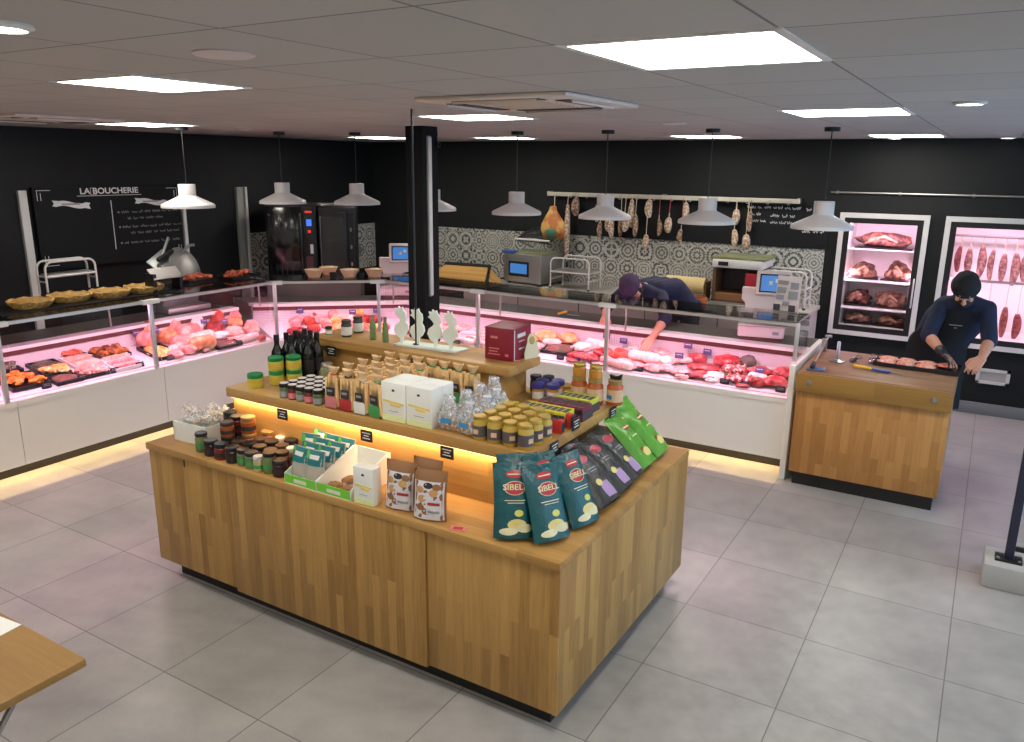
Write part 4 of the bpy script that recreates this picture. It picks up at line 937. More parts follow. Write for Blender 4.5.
# single pieces
CNT = {}
def piece(case, row, x, y, r, mat, kind, lab, amp=.25, lift=None, rot=None):
    r = tuple(v * (1.08 if kind not in ('sausage', 'coil') else 1.1) for v in r)
    p = place(case, x, y); CNT[(case, lab)] = CNT.get((case, lab), 0) + 1
    t = MB(); sd = int(abs(x * 97 + y * 31) * 10)
    rot = rnd.uniform(-.6, .6) if rot is None else rot
    z = r[2] * .8 if lift is None else lift
    if kind == 'blob': t.blob((0, 0, z), r, amp, sd, 1.9, 3, .8, rot)
    elif kind == 'steak':
        t.blob((0, 0, z), r, amp, sd, 1.6, 3, .7, rot)
    elif kind == 'sausage':
        n = 14; pts = [(r[0] * math.cos(a), r[1] * math.sin(a), z + .004 * math.sin(a * 3)) for a in [R(-150 + 300 * i / n) for i in range(n + 1)]]
        t.tube(pts, [r[2] * (.6 if i in (0, n) else 1) for i in range(n + 1)], 10)
    elif kind == 'coil':
        n = 60; pts = [((r[0] * (1 - .75 * i / n)) * math.cos(i * .34), (r[1] * (1 - .75 * i / n)) * math.sin(i * .34), z + .05 * i / n * .3) for i in range(n)]
        t.tube(pts, r[2], 8)
    elif kind == 'rib':
        t.blob((0, 0, z), r, .15, sd, 1.6, 3, .8, 0)
        for k in range(4): t.capsule((-r[0] * .7 + k * r[0] * .45, -r[1] * .9, z + .012), (-r[0] * .7 + k * r[0] * .45, r[1] * .8, z + r[2] * .95), .012, .010)
    elif kind == 'roll':
        t.capsule((-r[0], 0, r[2]), (r[0], 0, r[2]), r[2], r[2] * .96)
        for k in range(6): t.tube([(-r[0] + 2 * r[0] * k / 5, r[2] * 1.02 * math.cos(a), r[2] + r[2] * 1.02 * math.sin(a)) for a in [2 * PI * j / 12 for j in range(12)]], .003, 4, True)
    o = t.build({'blob': 'meat_cut', 'steak': 'steak', 'sausage': 'sausage', 'coil': 'sausage_coil', 'rib': 'rib_joint', 'roll': 'rolled_roast'}[kind], mat, loc=p, rotz=ANG[case] + (rot if kind not in ('blob', 'steak') else 0))
    return tag(o, None, 'sausage' if kind in ('sausage', 'coil') else 'meat', 'cuts laid out in the %s' % WHERE[case][0])
ITEMS = []
def add(case, row, lab, *spec): ITEMS.append((case, row, lab, spec))
# long meat case, from the butcher block end
for x, y, r, m, k, lab in (
    (-.74, 2.90, (.085, .07, .04), 'meat_bright', 'blob', 'bright red beef chunk'), (-.72, 3.06, (.08, .07, .045), 'meat_red', 'blob', 'red beef joint'), (-.86, 2.86, (.06, .05, .035), 'meat_dark', 'blob', 'dark red beef piece'),
    (-.90, 3.05, (.09, .05, .035), 'meat_red', 'steak', 'red steak'), (-1.0, 2.87, (.11, .06, .03), 'marbled', 'rib', 'red and white rib joint'), (-1.08, 3.0, (.1, .07, .04), 'marbled', 'rib', 'bony red and white rib joint'),
    (-1.02, 3.16, (.06, .045, .05), 'terrine_grey', 'blob', 'grey green terrine loaf'), (-1.18, 3.12, (.1, .07, .05), 'meat_bright', 'blob', 'bright red minced beef heap'), (-1.22, 2.88, (.1, .06, .025), 'fat_white', 'steak', 'white fat edged chop'),
    (-1.32, 2.98, (.12, .08, .03), 'meat_red', 'steak', 'large red beef steak'), (-1.30, 2.85, (.09, .05, .03), 'meat_red', 'steak', 'red beef steak'), (-1.42, 3.12, (.08, .06, .04), 'meat_bright', 'blob', 'bright red beef heap'),
    (-1.46, 2.86, (.08, .055, .025), 'meat_pink', 'steak', 'pale pink veal escalope'), (-1.55, 3.10, (.12, .08, .02), 'sausage_pale', 'coil', 'pale round coil of sausage'), (-1.58, 2.88, (.08, .055, .025), 'meat_pink', 'steak', 'pink pork chop'),
    (-1.66, 2.98, (.09, .06, .04), 'fat_white', 'blob', 'whitish pork roast'), (-1.70, 2.85, (.08, .05, .03), 'meat_pink', 'steak', 'pale pork chop'), (-1.82, 2.97, (.1, .06, .045), 'fat_white', 'roll', 'white tied roast'),
    (-1.86, 2.85, (.08, .05, .03), 'meat_pink', 'steak', 'light pink chop'), (-1.74, 3.13, (.08, .06, .035), 'meat_pink', 'blob', 'pinkish pork piece'), (-1.93, 3.03, (.07, .05, .035), 'meat_bright', 'blob', 'red cut under the reaching hand'),
    (-2.0, 2.86, (.08, .05, .03), 'sausage_pale', 'sausage', 'pale link of sausage'), (-2.08, 3.0, (.08, .06, .035), 'sausage_red', 'sausage', 'reddish link of sausage'), (-2.12, 2.87, (.07, .05, .03), 'meat_pink', 'blob', 'pink stuffed piece'),
    (-2.2, 2.98, (.08, .06, .04), 'meat_dark', 'blob', 'dark red rump piece'), (-2.3, 3.08, (.09, .06, .045), 'fat_white', 'roll', 'white larded roast'), (-2.26, 2.87, (.08, .05, .03), 'meat_red', 'steak', 'red steak by the price tags'),
    (-2.4, 2.9, (.09, .04, .02), 'meat_bright', 'sausage', 'bright red spicy sausage'), (-2.42, 3.03, (.08, .06, .04), 'fat_white', 'blob', 'pale turkey piece'), (-2.62, 3.15, (.10, .06, .05), 'poultry', 'blob', 'orange farm chicken'), (-2.82, 3.12, (.11, .065, .055), 'poultry', 'blob', 'golden roasting chicken'),
    (-2.85, 2.88, (.08, .05, .03), 'meat_pink', 'steak', 'pink escalope'), (-2.98, 3.05, (.09, .06, .04), 'poultry', 'blob', 'plump pale guinea fowl'), (-3.0, 2.88, (.08, .05, .03), 'sausage_red', 'sausage', 'reddish sausage link'),
    (-3.3, 3.08, (.09, .06, .04), 'meat_red', 'blob', 'red stewing piece'), (-3.36, 2.9, (.09, .06, .022), 'sausage_pale', 'sausage', 'pale sausage link'), (-3.48, 3.1, (.09, .06, .022), 'sausage_pale', 'sausage', 'pale thick sausage link'), (-3.52, 2.9, (.09, .06, .022), 'fat_white', 'sausage', 'white pudding link'),
    (-3.62, 3.05, (.09, .06, .022), 'net_white', 'sausage', 'white netted sausage link'), (-3.68, 2.88, (.09, .06, .022), 'sausage_pale', 'sausage', 'pale sausage link behind the white figures'), (-3.76, 3.12, (.09, .06, .022), 'sausage_pale', 'sausage', 'pale long sausage link'), (-3.84, 2.95, (.09, .06, .022), 'net_white', 'sausage', 'white netted link by the column'),
    (-3.95, 3.1, (.08, .06, .022), 'ham_pink', 'sausage', 'pink cooked sausage link'), (-4.02, 2.92, (.08, .06, .022), 'sausage_red', 'sausage', 'reddish cooked sausage link'), (-4.14, 3.1, (.08, .06, .03), 'meat_pink', 'blob', 'pink cooked ham knuckle'), (-4.2, 2.92, (.07, .05, .03), 'sausage_red', 'sausage', 'reddish dry sausage ring')):
    add('R', 'front' if y < 2.95 else 'back', lab, x, y, r, m, k)
# ham case, from the pie end
for x, y, r, m, k, lab in (
    (-5.58, 1.0, (.07, .07, .075), 'ham_pink', 'blob', 'tall pink ham knuckle'), (-5.42, 1.22, (.08, .1, .06), 'ham_pink', 'blob', 'pink cooked ham end'), (-5.58, 1.22, (.08, .08, .06), 'ham_rind', 'blob', 'orange rind ham'), (-5.28, 1.34, (.06, .09, .06), 'ham_rind', 'roll', 'large round rolled ham with an orange rind'),
    (-5.42, 1.44, (.09, .06, .05), 'slices', 'roll', 'cream coloured rolled pate'), (-5.58, 1.44, (.1, .07, .055), 'ham_pink', 'roll', 'pink mortadella roll'), (-5.28, 1.2, (.06, .06, .04), 'ham_pink', 'blob', 'pink ham slice stack'), (-5.42, 1.64, (.08, .06, .04), 'fat_white', 'blob', 'pale bacon piece'),
    (-5.56, 1.7, (.08, .07, .06), 'meat_dark', 'blob', 'dark smoked ham piece'), (-5.30, 1.78, (.07, .05, .022), 'sausage_pale', 'sausage', 'pale cooked sausage'), (-5.42, 1.80, (.08, .06, .05), 'sausage_pale', 'blob', 'pale country terrine'), (-5.56, 1.93, (.08, .07, .06), 'ham_rind', 'blob', 'orange crumbed ham'),
    (-5.38, 1.97, (.08, .07, .06), 'ham_pink', 'blob', 'round pink ham joint'), (-5.25, 1.92, (.05, .05, .022), 'sausage_red', 'sausage', 'reddish smoked sausage')):
    add('L2', 'front' if x > -5.36 else 'back', lab, x, y, r, m, k)
for x, y, r, m, k, lab in (
    (-5.12, 2.28, (.07, .05, .025), 'meat_dark', 'sausage', 'dark smoked sausage ring'), (-5.28, 2.45, (.07, .05, .04), 'slices_pink', 'blob', 'pink packed rillettes'), (-5.02, 2.42, (.06, .05, .04), 'sausage_red', 'blob', 'red chorizo bundle'), (-5.1, 2.6, (.07, .05, .045), 'meat_pink', 'blob', 'pink smoked knuckle'),
    (-4.85, 2.56, (.07, .05, .035), 'poultry', 'blob', 'orange coated pate'), (-4.92, 2.74, (.08, .05, .045), 'slices', 'roll', 'cream coloured pate roll'), (-4.68, 2.74, (.07, .05, .035), 'carrot', 'blob', 'bright orange marinated piece'), (-4.72, 2.9, (.08, .05, .04), 'meat_dark', 'roll', 'dark rolled bacon'), (-4.55, 2.85, (.07, .05, .025), 'sausage_red', 'sausage', 'red sausage ring')):
    add('C', 'back', lab, x, y, r, m, k)
for x, y, r, m, k, lab in ((-5.28, 1.06, (.06, .07, .03), 'slices_pink', 'blob', 'pink folded ham slices'), (-5.68, 1.1, (.07, .08, .09), 'ham_rind', 'blob', 'tall orange smoked ham'), (-5.68, 1.34, (.08, .08, .085), 'ham_pink', 'blob', 'tall pink boiled ham'), (-5.68, 1.58, (.08, .08, .08), 'fat_white', 'blob', 'tall pale ham half'), (-5.66, 1.80, (.07, .08, .09), 'sausage_red', 'blob', 'tall reddish salami stump'), (-5.66, 2.0, (.07, .07, .08), 'ham_pink', 'blob', 'tall pink shoulder ham'), (-5.48, 2.06, (.06, .06, .05), 'meat_pink', 'blob', 'pinkish rolled belly')):
    add('L2', 'front' if x > -5.36 else 'rear' if x < -5.6 else 'back', lab, x, y, r, m, k)
for i, (x, y) in enumerate(((-5.2, 2.36), (-5.16, 2.5), (-4.98, 2.55), (-4.94, 2.64), (-4.8, 2.68), (-4.78, 2.82), (-4.6, 2.66), (-4.5, 2.76), (-5.36, 2.56), (-5.22, 2.66), (-5.06, 2.74), (-4.86, 2.9))):
    m = ('slices_pink', 'sausage_red', 'ham_pink', 'gratin')[i % 4]
    add('C', 'front' if i < 8 else 'rear', ('pink', 'reddish', 'rosy', 'golden')[i % 4] + ' packed cured meat', x, y, (.05, .04, .05 + .01 * (i > 7)), m, 'blob')
KINDS = [('thin pink cutlet', (.055, .04, .014), 'meat_pink', 'steak'), ('thin red steak slice', (.055, .04, .014), 'meat_red', 'steak'), ('white fat trimmed chop', (.05, .035, .018), 'fat_white', 'steak'), ('small dark brochette', (.06, .018, .018), 'meat_dark', 'blob'), ('rosy sausage link', (.045, .03, .016), 'sausage_pale', 'sausage'), ('marbled rib steak', (.055, .04, .018), 'marbled', 'steak'), ('small larded roast', (.05, .03, .03), 'fat_white', 'roll'), ('bunch of green herbs', (.03, .02, .02), 'green_leaf', 'blob')]
for i in range(44):
    K = KINDS[(i * 3 + i // 8) % 8]; add('R', 'middle', K[0], -.72 - i * .0805, 2.93 + .13 * ((i * 5) % 3 - 1) * .9 + (.14 if i % 4 == 0 else 0), K[1], K[2], K[3])
for i in range(12):
    K = KINDS[(i * 3) % 8]; add('L2', 'middle', K[0], -5.36 + .09 * ((i * 2) % 3 - 1), .98 + i * .09, K[1], K[2], K[3])
for case, row, lab, (x, y, r, m, k) in ITEMS:
    o = piece(case, row, x, y, r, m, k, lab)
    same = sorted([it for it in ITEMS if it[0] == case and it[1] == row and (row != 'middle' or it[2] == lab)], key=lambda it: -it[3][0] if case == 'R' else (it[3][1] if case == 'L2' else it[3][0]))
    n = [it[3] for it in same].index((x, y, r, m, k))
    sh = {'L2': ('ham case', 'its pie end'), 'C': ('corner case', 'the ham case'), 'R': ('meat case', 'the butcher block')}[case]
    lb = '%s, %s in the %s row from %s' % (lab, ORD[n] if n < 20 else 'number %d' % (n + 1), row, sh[1]) if row != 'middle' else '%s among the %s pieces, %s of its sort from %s' % (lab, sh[0], ORD[n], sh[1])
    o['label'] = lb if len(lb.split()) <= 16 else '%s in the %s row of the %s' % (lab, row, sh[0])
t = T('glove_tongs', 'small yellow handled tool lying on the ledge behind the meat case', 'tool', (-2.83, 3.42, .86), .4)
MB().obox((0, 0, .03), (.09, .025, .02), (0, R(-18), 0), .006).build('handle', 'knife_yellow', t); MB().obox((.10, 0, .012), (.12, .02, .004), (0, R(4), 0), .001).build('blade', 'steel', t)

# ------------------------------------------------------------------ island
IX0, IX1, IY0, IY1 = -3.19, -.71, -.65, .81
t = T('island_counter', 'big oak island counter standing on the grey tiles in the middle of the shop', 'island counter', (0, 0, 0))
MB().box(IX0 + .09, IX1 - .06, IY0 + .07, IY1 - .07, 0, .1).build('kickboard', 'plinth_black', t)
MB().box(IX0 + .03, IX1 - .022, IY0 + .03, IY1 - .03, .1, .735).build('carcass', 'oak_upright', t)
SX = [IX0, -2.56, -1.345, IX1]
for i in range(3): MB().box(SX[i] + .002, SX[i + 1] - .002, IY0 + (.008 if i != 1 else .0), IY0 + .029, .095 if i != 1 else .085, .733, .0015).build('front_panel', 'oak_upright', t)
MB().box(-2.905, -2.895, IY0 + .006, IY0 + .009, .69, .733).build('finger_notch', 'plinth_black', t)
MB().box(IX1 - .021, IX1, IY0 + .004, IY1, .095, .74, .0015).build('side_panel', 'oak_upright', t)
MB().box(IX0, IX0 + .021, IY0 + .03, IY1, .095, .733, .0015).build('side_panel', 'oak_upright', t)
MB().box(IX0 + .03, IX1 - .03, IY1 - .029, IY1, .095, .733, .0015).build('rear_panel', 'oak_upright', t)
MB().box(IX0 - .004, IX1 + .001, IY0 - .004, IY1 + .004, .735, .77, .002).build('top', 'oak_long', t)
MB().box(-2.86, -1.08, -.335, .47, .77, 1.01).build('riser', 'oak_long', t)
MB().box(-2.865, -1.0, -.375, .51, 1.01, 1.06, .003).build('middle_shelf', 'oak_long', t)
MB().box(-2.74, -1.49, .21, .43, 1.06, 1.205).build('upper_riser', 'oak_long', t)
MB().box(-2.79, -1.43, .165, .475, 1.205, 1.25, .003).build('upper_shelf', 'oak_long', t)
MB().box(-2.85, -1.09, -.362, -.35, 1.004, 1.01).build('led_strip', 'led_warm', t)
area('island_strip_lamp', (-1.97, -.358, .999), 1.76, 3.0, (1, .66, .36), (R(25), 0, 0), .02)

P_TAGS = [(-2.44, -.381, .985, 0, 'shelf edge price tag below the black lidded jars'), (-1.885, -.381, .975, 0, 'shelf edge price tag below the white cartons'), (-1.42, -.381, .985, 0, 'shelf edge price tag below the mustard jars'),
          (-2.61, .161, 1.185, 0, 'upper shelf price tag beside the dark bottles'), (-2.0, .161, 1.195, 0, 'upper shelf price tag behind the white cartons'),
          (-.995, -.18, 1.03, PI / 2, 'shelf edge price tag above the teal snack bags'), (-.992, .02, 1.085, PI / 2, 'price tag standing at the yellow pack display'), (-.995, .44, 1.025, PI / 2, 'shelf edge price tag above the green snack bags')]
t0 = T('shelf_price_tag', 'x', 'price tag')
MB().box(-.036, .036, -.004, 0, -.028, .028, .001).build('plate', 'label_black', t0)
b = MB()
for i, w_ in enumerate((.05, .03, .045)): b.box(-w_ / 2, w_ / 2, -.0052, -.004, .012 - i * .013, .016 - i * .013)
b.build('writing', 'label_white', t0)
pr = Proto(t0)
for x, y, z, a, lab in P_TAGS: pr.put((x, y, z), a, lab, 'small black shelf price tags of the island')

# jars and the like
def jar(name, prof, mat, lid=None, lidmat=None, label=None, lblmat=None, seg=18, extra=None):
    t = T(name, 'x', 'jar')
    MB().lathe(prof, seg=seg).build('jar_body', mat, t)
    if lid: MB().lathe(lid, seg=seg).build('lid', lidmat, t)
    if label:
        r_, z0, z1 = label; MB().lathe([(r_ - .003, z0), (r_, z0), (r_, z1), (r_ - .003, z1)], seg=seg).build('label', lblmat, t)
    return Proto(t)
def jp(r, h): return [(0, 0), (r * .9, 0), (r, h * .06), (r, h * .82), (r * .82, h * .92), (r * .82, h)]
def lp(r, z0, h): return [(r * .98, z0), (r, z0 + .002), (r, z0 + h - .003), (r * .94, z0 + h), (0, z0 + h)]
M6, B7, U2 = 1.06, .77, 1.25
# green lidded tubs
g = jar('green_lidded_jar', [(0, 0), (.038, 0), (.041, .007), (.041, .05), (.038, .054)], 'lime_label', lp(.0415, .054, .021), 'green_lid', (.0417, .012, .042), 'yellow_label', 22)
for i, (x, y, z, lab) in enumerate(((-2.735, -.285, 0, 'yellow jar with a green lid standing alone at the shelf end'), (-2.695, -.175, 0, 'lower green lidded jar of the stack next to the single one'), (-2.695, -.175, .0755, 'upper green lidded jar of the stack next to the single one'), (-2.635, -.105, 0, 'lower green lidded jar of the stack by the bottles'), (-2.635, -.105, .0755, 'upper green lidded jar of the stack by the bottles'))):
    g.put((x, y, M6 + z), i * 1.3, lab, 'green lidded yellow jars')
# bottles
t = T('dark_bottle', 'x', 'bottle')
MB().lathe([(0, .006), (.03, 0), (.033, .006), (.033, .13), (.030, .15), (.016, .18), (.0135, .195), (.0135, .225)], seg=20).build('bottle_body', 'bottle', t); MB().lathe([(.0145, .205), (.015, .238), (.0135, .244), (0, .244)], seg=14).build('cap', 'bottle_cap', t)
MB().lathe([(.0325, .04), (.0335, .04), (.0335, .11), (.0325, .11)], seg=20).build('label', 'bottle_label', t)
pr = Proto(t)
for j, (x, ys) in enumerate(((-2.778, (-.085, -.013, .057, .125)), (-2.706, (-.045, .027, .098)), (-2.634, (.0, .075)))):
    for i, y in enumerate(ys): pr.put((x, y, M6), 0, 'dark glass bottle, %s row from the shelf end, %s from the front' % (ORD[j], ORD[i]), 'dark bottles on the middle shelf')
# round jar
g = jar('round_jar', [(0, 0), (.035, 0), (.044, .02), (.046, .05), (.036, .085), (.028, .095)], 'jar_olive', lp(.032, .095, .02), 'lid_silver', None, None, 22); g.put((-2.465, -.03, M6), 0, 'round bellied olive jar with a silver lid by the bottles')
# little jars, black lids with white tops
t = T('small_jar', 'x', 'jar')
MB().lathe(jp(.026, .062), seg=14).build('jar_body', 'jam_green', t); MB().lathe(lp(.027, .058, .018), seg=14).build('lid', 'lid_black', t); MB().cyl((0, 0, .0762), .023, .0012, 14).build('lid_top', 'lid_white', t); MB().lathe([(.0255, .008), (.0268, .008), (.0268, .036), (.0255, .036)], seg=14).build('label', 'label_grey', t)
A = Proto(t)
t = T('small_jar', 'x', 'jar')
MB().lathe(jp(.026, .062), seg=14).build('jar_body', 'jam_red', t); MB().lathe(lp(.027, .058, .018), seg=14).build('lid', 'lid_black', t); MB().cyl((0, 0, .0762), .023, .0012, 14).build('lid_top', 'lid_white', t); MB().lathe([(.0255, .008), (.0268, .008), (.0268, .036), (.0255, .036)], seg=14).build('label', 'label_pink', t)
Bp = Proto(t)
for j in range(4):
    for i in range(5):
        p = (A, Bp)[i % 2]; p.put((-2.465 + i * .058 + j * .004, -.335 + j * .058, M6), 0, 'small black lidded %s jar, %s in the %s row from the front' % (('green', 'red')[i % 2], ORD[i], ORD[j]), 'block of small black lidded jars')
# breadstick bags
def stick_bag(lbl, band):
    t = T('breadstick_bag', 'x', 'bag'); b = MB(); q = random.Random(lbl)
    for i in range(4):
        for k in range(2): b.tube([(-.033 + i * .022, -.016 + k * .026, .012), (-.03 + i * .02 + q.uniform(-.006, .006), -.014 + k * .022, .15 + q.uniform(0, .02))], .0115, 7)
    tag(b.build('breadsticks', 'stick', t), kind='stuff')
    b = MB(); n = 12; rings = []
    for z, sx, sy in ((0, .044, .028), (.02, .046, .030), (.13, .044, .028), (.155, .034, .016), (.168, .018, .006)):
        rings.append([b.bm.verts.new((sx * math.cos(2 * PI * i / n), sy * math.sin(2 * PI * i / n), z)) for i in range(n)])
    for a, c in zip(rings, rings[1:]):
        for i in range(n): b.bm.faces.new((a[i], a[(i + 1) % n], c[(i + 1) % n], c[i]))
    b.build('clear_bag', 'film', t)
    b = MB(); b.lathe([(.018, .166), (.012, .170), (.028, .19), (.034, .204), (.032, .205), (.016, .182), (0, .178)], seg=11)
    for v in b.bm.verts: v.co.y *= .45; v.co.z += .004 * math.sin(v.co.x * 300)
    b.build('gathered_top', 'bag_tan', t)
    MB().box(-.035, .035, -.033, -.031, .006, .062, .0005).build('base_label', band, t); MB().obox((.0, -.034, .088), (.046, .002, .042)).build('name_label', 'label_dark', t); MB().obox((.0, -.0355, .092), (.03, .001, .01)).build('name_print', 'label_grey', t)
    MB().lathe([(.018, .166), (.02, .168), (.018, .17)], seg=10).build('tie', lbl, t)
    return Proto(t)
V = [stick_bag('label_red', 'label_pink'), stick_bag('label_dark', 'label_red'), stick_bag('label_white', 'label_white'), stick_bag('label_green', 'label_green')]
for j in range(5):
    for i in range(4):
        V[i].put((-2.13 + i * .092 + j * .006, -.325 + j * .098, M6), rnd.uniform(-.12, .12), 'clear breadstick bag with a %s base label, %s row from the front' % (('pink', 'red', 'white', 'green')[i], ORD[j]), 'bags of breadsticks on the middle shelf')
for i in range(3): V[3].put((-1.75 + i * .085, .06, M6), 0, 'breadstick bag standing behind the white cartons, %s of three' % ORD[i], 'bags of breadsticks on the middle shelf')
# white cartons
def carton(w, d, h, stripe, foot):
    t = T('white_carton', 'x', 'carton'); MB().box(-w / 2, w / 2, 0, d, 0, h, .002).build('box', 'carton_white', t)
    MB().obox((0, -.0008, h * .50), (w * .86, .0012, h * .05), (0, R(4), 0)).build('golden_band', 'carton_yellow', t); MB().obox((.01, -.0009, h * .43), (w * .4, .0012, h * .06), (0, R(4), 0)).build('golden_band', 'carton_yellow', t)
    MB().box(-w / 2 + .002, w / 2 - .002, -.0012, 0, .002, h * .16).build('base_tint', foot, t); MB().plate([(-.006, h * .78), (.006, h * .78), (.009, h * .81), (0, h * .85), (-.009, h * .81)], -.0012, 0).build('emblem', 'label_dark', t)
    MB().box(-w * .2, w * .2, -.0012, 0, h * .26, h * .275).build('small_print', 'label_grey', t); return Proto(t)
c = carton(.142, .085, .185, 'carton_yellow', 'carton_lime')
for i, (x, y, lab) in enumerate(((-1.748, -.345, 'front white carton beside the breadstick bags'), (-1.602, -.345, 'front white carton beside the nut bags'), (-1.748, -.257, 'rear white carton behind the one by the breadsticks'), (-1.602, -.257, 'rear white carton behind the one by the nut bags'))): c.put((x, y, M6), 0, lab, 'white cartons with a golden band')
# nut bags
def nut_bag(seed):
    t = T('nut_bag', 'x', 'bag'); q = random.Random(seed); b = MB()
    for i in range(26): b.blob((q.uniform(-.045, .045), q.uniform(-.03, .03), q.uniform(.01, .045)), (.012, .01, .009), .2, i, 2, 1)
    tag(b.build('nuts', 'peanut', t), kind='stuff')
    b = MB(); b.blob((0, 0, .05), (.066, .046, .055), .35, seed, 2.6, 3, .85)
    for v in b.bm.verts:
        if v.co.z > .07: v.co.z += (v.co.z - .07) * 1.6 + .012 * noise.noise(v.co * 60); v.co.x *= .8
    b.build('clear_bag', 'crinkle', t)
    MB().obox((0, -.047, .055), (.05, .002, .022), (R(-14), 0, 0)).build('label', 'label_blue', t); MB().lathe([(.009, .118), (.011, .122), (.02, .15), (.012, .152)], seg=9).build('tied_top', 'net_white', t)
    return Proto(t)
N = [nut_bag(1), nut_bag(5)]
for i, (x, y, lab) in enumerate(((-1.46, -.30, 'clear nut bag at the front beside the white cartons'), (-1.345, -.31, 'clear nut bag at the front beside the mustard jars'), (-1.45, -.18, 'second clear nut bag back beside the cartons'), (-1.335, -.19, 'second clear nut bag back beside the mustard jars'), (-1.46, -.05, 'third clear nut bag back beside the cartons'), (-1.36, -.065, 'third clear nut bag back towards the yellow packs'), (-1.47, .09, 'clear nut bag against the riser'))): N[i % 2].put((x, y, M6 + .002), rnd.uniform(-.5, .5), lab, 'clear bags of nuts')
# mustard jars
g = jar('mustard_jar', jp(.034, .095), 'mustard', lp(.029, .092, .015), 'lid_gold', (.0348, .016, .066), 'mustard_label', 20)
MB().box(-.012, .012, -.0358, -.034, .03, .05).build('label_print', 'label_peach', g.root)
for j in range(4):
    for i in range(4 if j < 3 else 3): g.put((-1.285 + i * .0765 + j * .003, -.322 + j * .076, M6), .4 * i, 'yellow mustard jar with gold lid, %s in the %s row from the front' % (ORD[i], ORD[j]), 'mustard jars at the shelf corner')
# small packs in display trays
def pack(mat, side):
    t = T('small_pack', 'x', 'pack'); MB().box(-.014, .014, -.05, .05, 0, .062, .001).build('box', mat, t); MB().box(-.0145, .0145, -.0508, -.05, .004, .05).build('front_label', side, t); MB().box(-.012, .012, -.03, .03, .0622, .0628).build('top_label', side, t); return Proto(t)
KP = {'maroon': pack('wine_pack', 'label_dark'), 'yellow': pack('yellow_pack', 'grey_pack'), 'lime': pack('lime_pack', 'grey_pack'), 'red': pack('red_pack', 'label_dark')}
def tray_row(x0, y, n, col, lab, step=.0305):
    L = n * step; t = T('display_tray', '%s cardboard display tray %s' % (col, lab), 'tray', (x0 + L / 2 - step / 2, y, M6))
    b = MB(); b.box(-L / 2 - .003, L / 2 + .003, -.056, .056, 0, .003); b.build('tray_floor', 'grey_pack', t); MB().box(-L / 2 - .003, L / 2 + .003, -.058, -.054, .0, .03).build('front_lip', {'maroon': 'wine_pack', 'yellow': 'yellow_pack', 'lime': 'lime_pack', 'red': 'red_pack'}[col], t)
    MB().box(L / 2 + .001, L / 2 + .004, -.056, .056, .0, .04).build('side', 'grey_pack', t); MB().box(-L / 2 - .004, -L / 2 - .001, -.056, .056, .0, .04).build('side', 'grey_pack', t)
    for i in range(n): KP[col].put((x0 + i * step, y, M6 + .004), 0, '%s pack, %s in the tray %s' % (col, ORD[i], lab), 'small packs in the display trays')
tray_row(-1.27, .055, 8, 'yellow', 'right behind the mustard jars')
tray_row(-1.24, .18, 8, 'maroon', 'between the yellow and lime ones')
tray_row(-1.20, .30, 6, 'lime', 'in front of the honey jars')
for i, (x, y, z, c) in enumerate(((-1.335, .02, 0, 'yellow'), (-1.372, .02, 0, 'yellow'), (-1.409, .02, 0, 'yellow'))): KP[c].put((x, y, M6), 0, 'yellow pack of the upright group by the nut bags, %s from the trays' % ORD[i], 'upright yellow packs by the nut bags')
for i, (x, y, c) in enumerate(((-1.065, -.20, 'red'), (-1.07, -.10, 'red'))): KP[c].put((x + .005, y + .13, M6), PI / 2, 'red pack lying at the shelf edge beside the mustard jars, %s back' % ORD[i], 'red packs at the shelf edge')
# honey and jam
g = jar('honey_jar', jp(.041, .115), 'honey', lp(.036, .11, .02), 'lid_pale_gold', (.0418, .02, .082), 'label_peach', 22)
MB().box(-.016, .016, -.0432, -.041, .035, .055).build('label_print', 'label_blue', g.root)
s_ = jar('small_honey_jar', jp(.033, .055), 'honey_light', lp(.031, .052, .016), 'lid_gold', None, None, 18)
for i, (x, y, lab) in enumerate(((-1.18, .43, 'amber honey jar with a peach label beside the blue lidded jars'), (-1.09, .43, 'amber honey jar in the middle of the three'), (-1.0 - .045, .47, 'amber honey jar at the shelf end wearing a black ribbon'))):
    j = g.put((x + (0, 0, .045)[i], y, M6), -.3, lab, 'amber honey jars')
ht = T('black_bow', 'small black ribbon bow lying on the last honey jar', 'ribbon', (-1.0, .47, M6 + .131))
MB().plate([(-.03, .02), (-.02, -.0), (.0, .006), (.03, .0), (.035, .03), (.005, .014)], -.01, .01).build('loop', 'black', ht); MB().obox((0, 0, .006), (.014, .022, .012), bev=.003).build('knot', 'black', ht)
for lab, x, y, z in (('small gold lidded honey jar on top of the first amber honey jar', -1.18, .43, .131), ('small gold lidded honey jar on top of the middle amber honey jar', -1.09, .43, .131), ('topmost small honey jar behind the two stacked ones', -1.13, .475, .0)):
    if z: s_.put((x, y, M6 + z), 0, lab, 'small stacked honey jars')
    else:
        s_.put((-1.135, .37 + .0, M6 + .0) if False else (-1.27, .455, M6), 0, 'small gold lidded honey jar standing on the shelf beside the amber jars', 'small stacked honey jars')
g = jar('blue_lidded_jar', jp(.030, .075), 'orange_jam', [(.030, .070), (.034, .066), (.036, .072), (.033, .09), (.02, .096), (0, .097)], 'lid_blue', (.0306, .015, .05), 'label_white', 18)
for i, (x, y, lab) in enumerate(((-1.36, .325, 'blue cloth lidded jar at the front next to the riser'), (-1.29, .355, 'blue cloth lidded jar at the front near the honey'), (-1.375, .40, 'blue cloth lidded jar in the second row next to the riser'), (-1.30, .43, 'blue cloth lidded jar in the second row near the honey'))): g.put((x, y, M6), i, lab, 'blue cloth lidded jars')
g = jar('dark_lidded_jar', jp(.03, .075), 'dark_green', lp(.031, .073, .018), 'lid_black', (.0308, .015, .05), 'label_black', 18)
